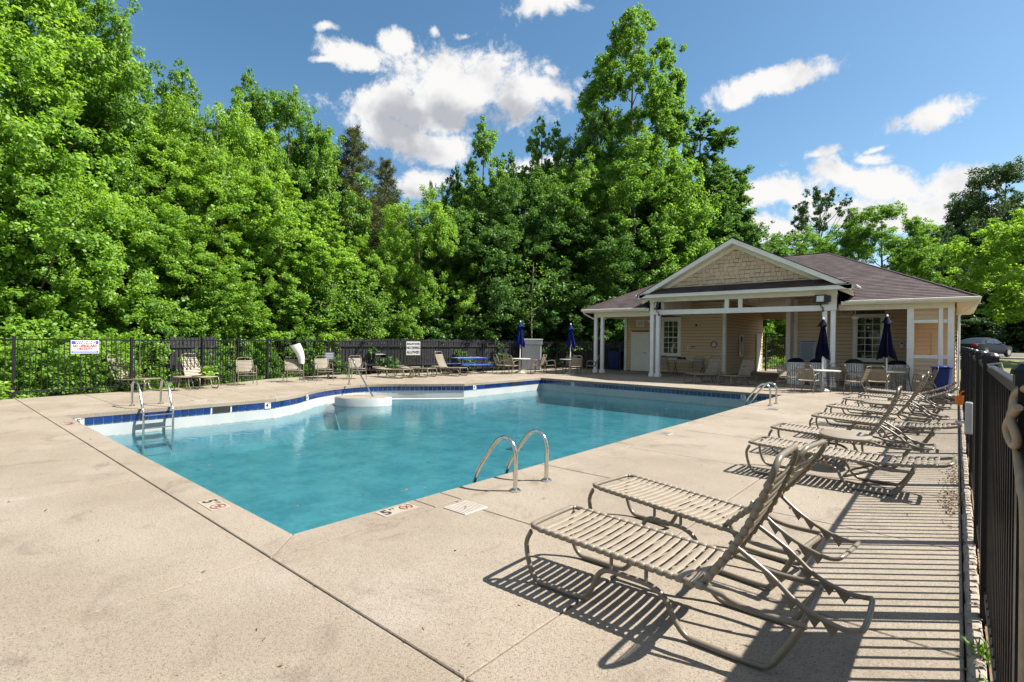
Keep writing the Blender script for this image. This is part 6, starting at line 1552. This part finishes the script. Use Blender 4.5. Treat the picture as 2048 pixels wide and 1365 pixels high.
slender(1062, 29.5, 6.2, .1, 'thin pale upright trunk in the dark woods above the ribbed grey cabinet')
slender(298, 19.2, 4.4, -.25, 'slender pale trunk between the two left raised lounge chairs')
# behind the building and right
tree('oak', 1637, 70, 383, 128, 'dark open-branched tree standing against the clouds behind the roof', name='open_tree')
tree('broad2', 1590, 55, 462, 130, 'yellow green tree just above the roof ridge', m='leaf_mid')
tree('oak', 1550, 62, 470, 90, 'thin-leaved tree between the gable and the open tree', m='leaf_mid')
tree('broad2', 1668, 50, 500, 110, 'low bright tree touching the roof ridge', m='leaf_bright')
tree('broad1', 1762, 47, 418, 175, 'round full tree behind the right roof slope', m='leaf_mid')
tree('broad2', 1815, 45, 520, 100, 'bright lower tree beside the round full tree', m='leaf_mid')
GE = 'dark evergreen trees beyond the car park'
for px, d, yt, w_ in ((1850,74,452,120),(1905,78,462,120),(1960,76,440,150),(2030,74,430,150),(2100,72,400,200),(1880,70,520,160),(1980,70,520,180),(2080,68,500,200)):
    tree('ever', px, d, yt, w_, 'dark dense evergreen tree beyond the car park', name='evergreen_tree', group=GE)
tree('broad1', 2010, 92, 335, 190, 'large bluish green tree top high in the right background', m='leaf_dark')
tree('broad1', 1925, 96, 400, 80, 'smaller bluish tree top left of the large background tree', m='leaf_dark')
tree('street', 2098, 30, 415, 240, 'bright green tree at the right edge before the car park', m='leaf_bright')
for px, d, yt, w_ in ((1500,66,520,140),(1440,60,500,150)): tree('broad1', px, d, yt, w_, 'tree on the bank directly behind the pool house', group='trees on the bank behind the pool house', m='leaf_mid')
tree_xy('small', -7.9, 44.5, terrain(-7.9,44.5), 5.0, 2.4, 'small tree with a bare trunk seen through the passage')
hd = [( -9.0,36.6),(-8.1,36.8),(-7.3,36.5)]
for k, (x, y) in enumerate(hd): tree_xy('shrub', x, y, -.1, .75+.1*k, .6, 'clipped round shrub seen through the passage gate', name='shrub', cat='shrub', group='clipped shrubs behind the passage gate', m='leaf_bright')
for x, y, h, r_ in ((-10.5,46,2.2,2.0),(-5.8,48,2.4,2.2),(-8.3,52,2.6,2.4),(-12,50,3.0,2.4)): tree_xy('shrub', x, y, terrain(x,y), h, r_, 'spreading shrub on the bank behind the gate', name='shrub', cat='shrub', group='spreading shrubs on the bank behind the gate', m='leaf_mid')
hg = 'low yellow green hedge shrubs outside the near fence'
for k in range(7): x, y = 3.2+.5*k, 25.5-.6*(k % 2)-.8*k; tree_xy('shrub', x, y, terrain(x,y), .75, .95, 'low yellow green hedge shrub outside the near fence', name='hedge_shrub', cat='shrub', group=hg, m='leaf_bright')
GSO = 'trees across the road behind the camera'
for k in range(12): tree_xy('broad1' if k % 2 else 'point1', -34+k*6.2, -48-4*(k % 3), -.5, 9+(k*37 % 4), 4.6, 'leafy tree across the road behind the camera', group=GSO, m='leaf_mid')
# grass tufts and dry leaves at the near fence
def tuft(x, y, h, n, label):
    rg = random.Random(int(x*1000+y*77)); m = MB()
    for k in range(n):
        a = rg.uniform(0,6.28); l = h*rg.uniform(.5,1.1); b0 = Vector((x+rg.uniform(-.035,.035), y+rg.uniform(-.05,.05), -.03)); d = Vector((math.cos(a),math.sin(a),0)); s = d.cross(Vector((0,0,1)))*.0035
        p1 = b0+d*l*.22+Vector((0,0,l*.6)); p2 = b0+d*l*.62+Vector((0,0,l*.85)); m.quad(b0-s, b0+s, p1+s, p1-s); b = len(m.v); m.v += [tuple(p1-s),tuple(p1+s),tuple(p2)]; m.f.append((b,b+1,b+2))
    ob = part('grass_tuft', m, 'leaf_mid'); tag(ob, label, 'grass tuft'); a = ob.data.attributes.new('tint','FLOAT','FACE'); a.data.foreach_set('value', [rg.random() for _ in ob.data.polygons])
tuft(.115, 3.62, .15, 46, 'green grass tuft at the foot of the near fence')
tuft(.12, 3.30, .09, 20, 'smaller grass tuft close to the lower right corner')
def litter(name, label, spots, seed):
    rg = np.random.default_rng(seed); P = []; 
    for (x, y, sx, sy, n) in spots: P.append(np.c_[x+rg.normal(size=n)*sx, y+rg.normal(size=n)*sy, .004+.012*rg.random(n)])
    P = np.concatenate(P); n = len(P); nr = rg.normal(size=(n,3))*.5+[0,0,1]
    me = leaf_mesh(name, P, nr, .014+.026*rg.random(n), 'leaf_dry', seed, rg.random(n), aspect=.5); tag(link(name, me), label, kind='stuff')
litter('dry_leaves', 'dry brown leaves gathered along the near fence', [(-.01,6.9,.06,.35,190),(-.02,7.9,.06,.5,190),(.0,9.2,.05,.7,140),(.13,3.2,.05,.5,70),(.16,5.0,.04,1.2,90),(.15,9,.04,3,150)], 5)
litter('leaf_debris', 'few scattered dry leaf bits on the deck', [(-3.0,1.2,.8,.4,12),(-8,1.0,3,.8,14),(-2.6,4.5,.6,1.2,14),(-1,6,.6,1.5,30),(-16,8,1,3,40),(-9,19,3,.6,40)], 6)
# floating leaves and pollen patches on the water
rg = np.random.default_rng(8)
P = np.c_[-4.3-9*rg.random(150)**1.3, 2.3+15*rg.random(150), np.full(150, WATER_Z+.004)]
me = leaf_mesh('floating_leaves', P, np.tile([0,0,1.0],(150,1))+rg.normal(size=(150,3))*.05, .02+.05*rg.random(150), 'leaf_dry', 8, rg.random(150)); tag(link('floating_leaves', me), 'small leaves floating on the pool water', kind='stuff')
dg = bpy.context.evaluated_depsgraph_get()
for o in TEXTS:                                     # lettering becomes plain mesh
    me = bpy.data.meshes.new_from_object(o.evaluated_get(dg)); me.name = 'lettering'
    n_ = bpy.data.objects.new('lettering', me); COL.objects.link(n_); n_.parent = o.parent; n_.matrix_local = o.matrix_local.copy()
    if not me.materials: me.materials.append(o.data.materials[0])
for o in TEXTS: bpy.data.objects.remove(o, do_unlink=True)
print('trees', tree_count[0], 'shakes', cnt, 'tiles', tiles, 'objects', len(bpy.data.objects))
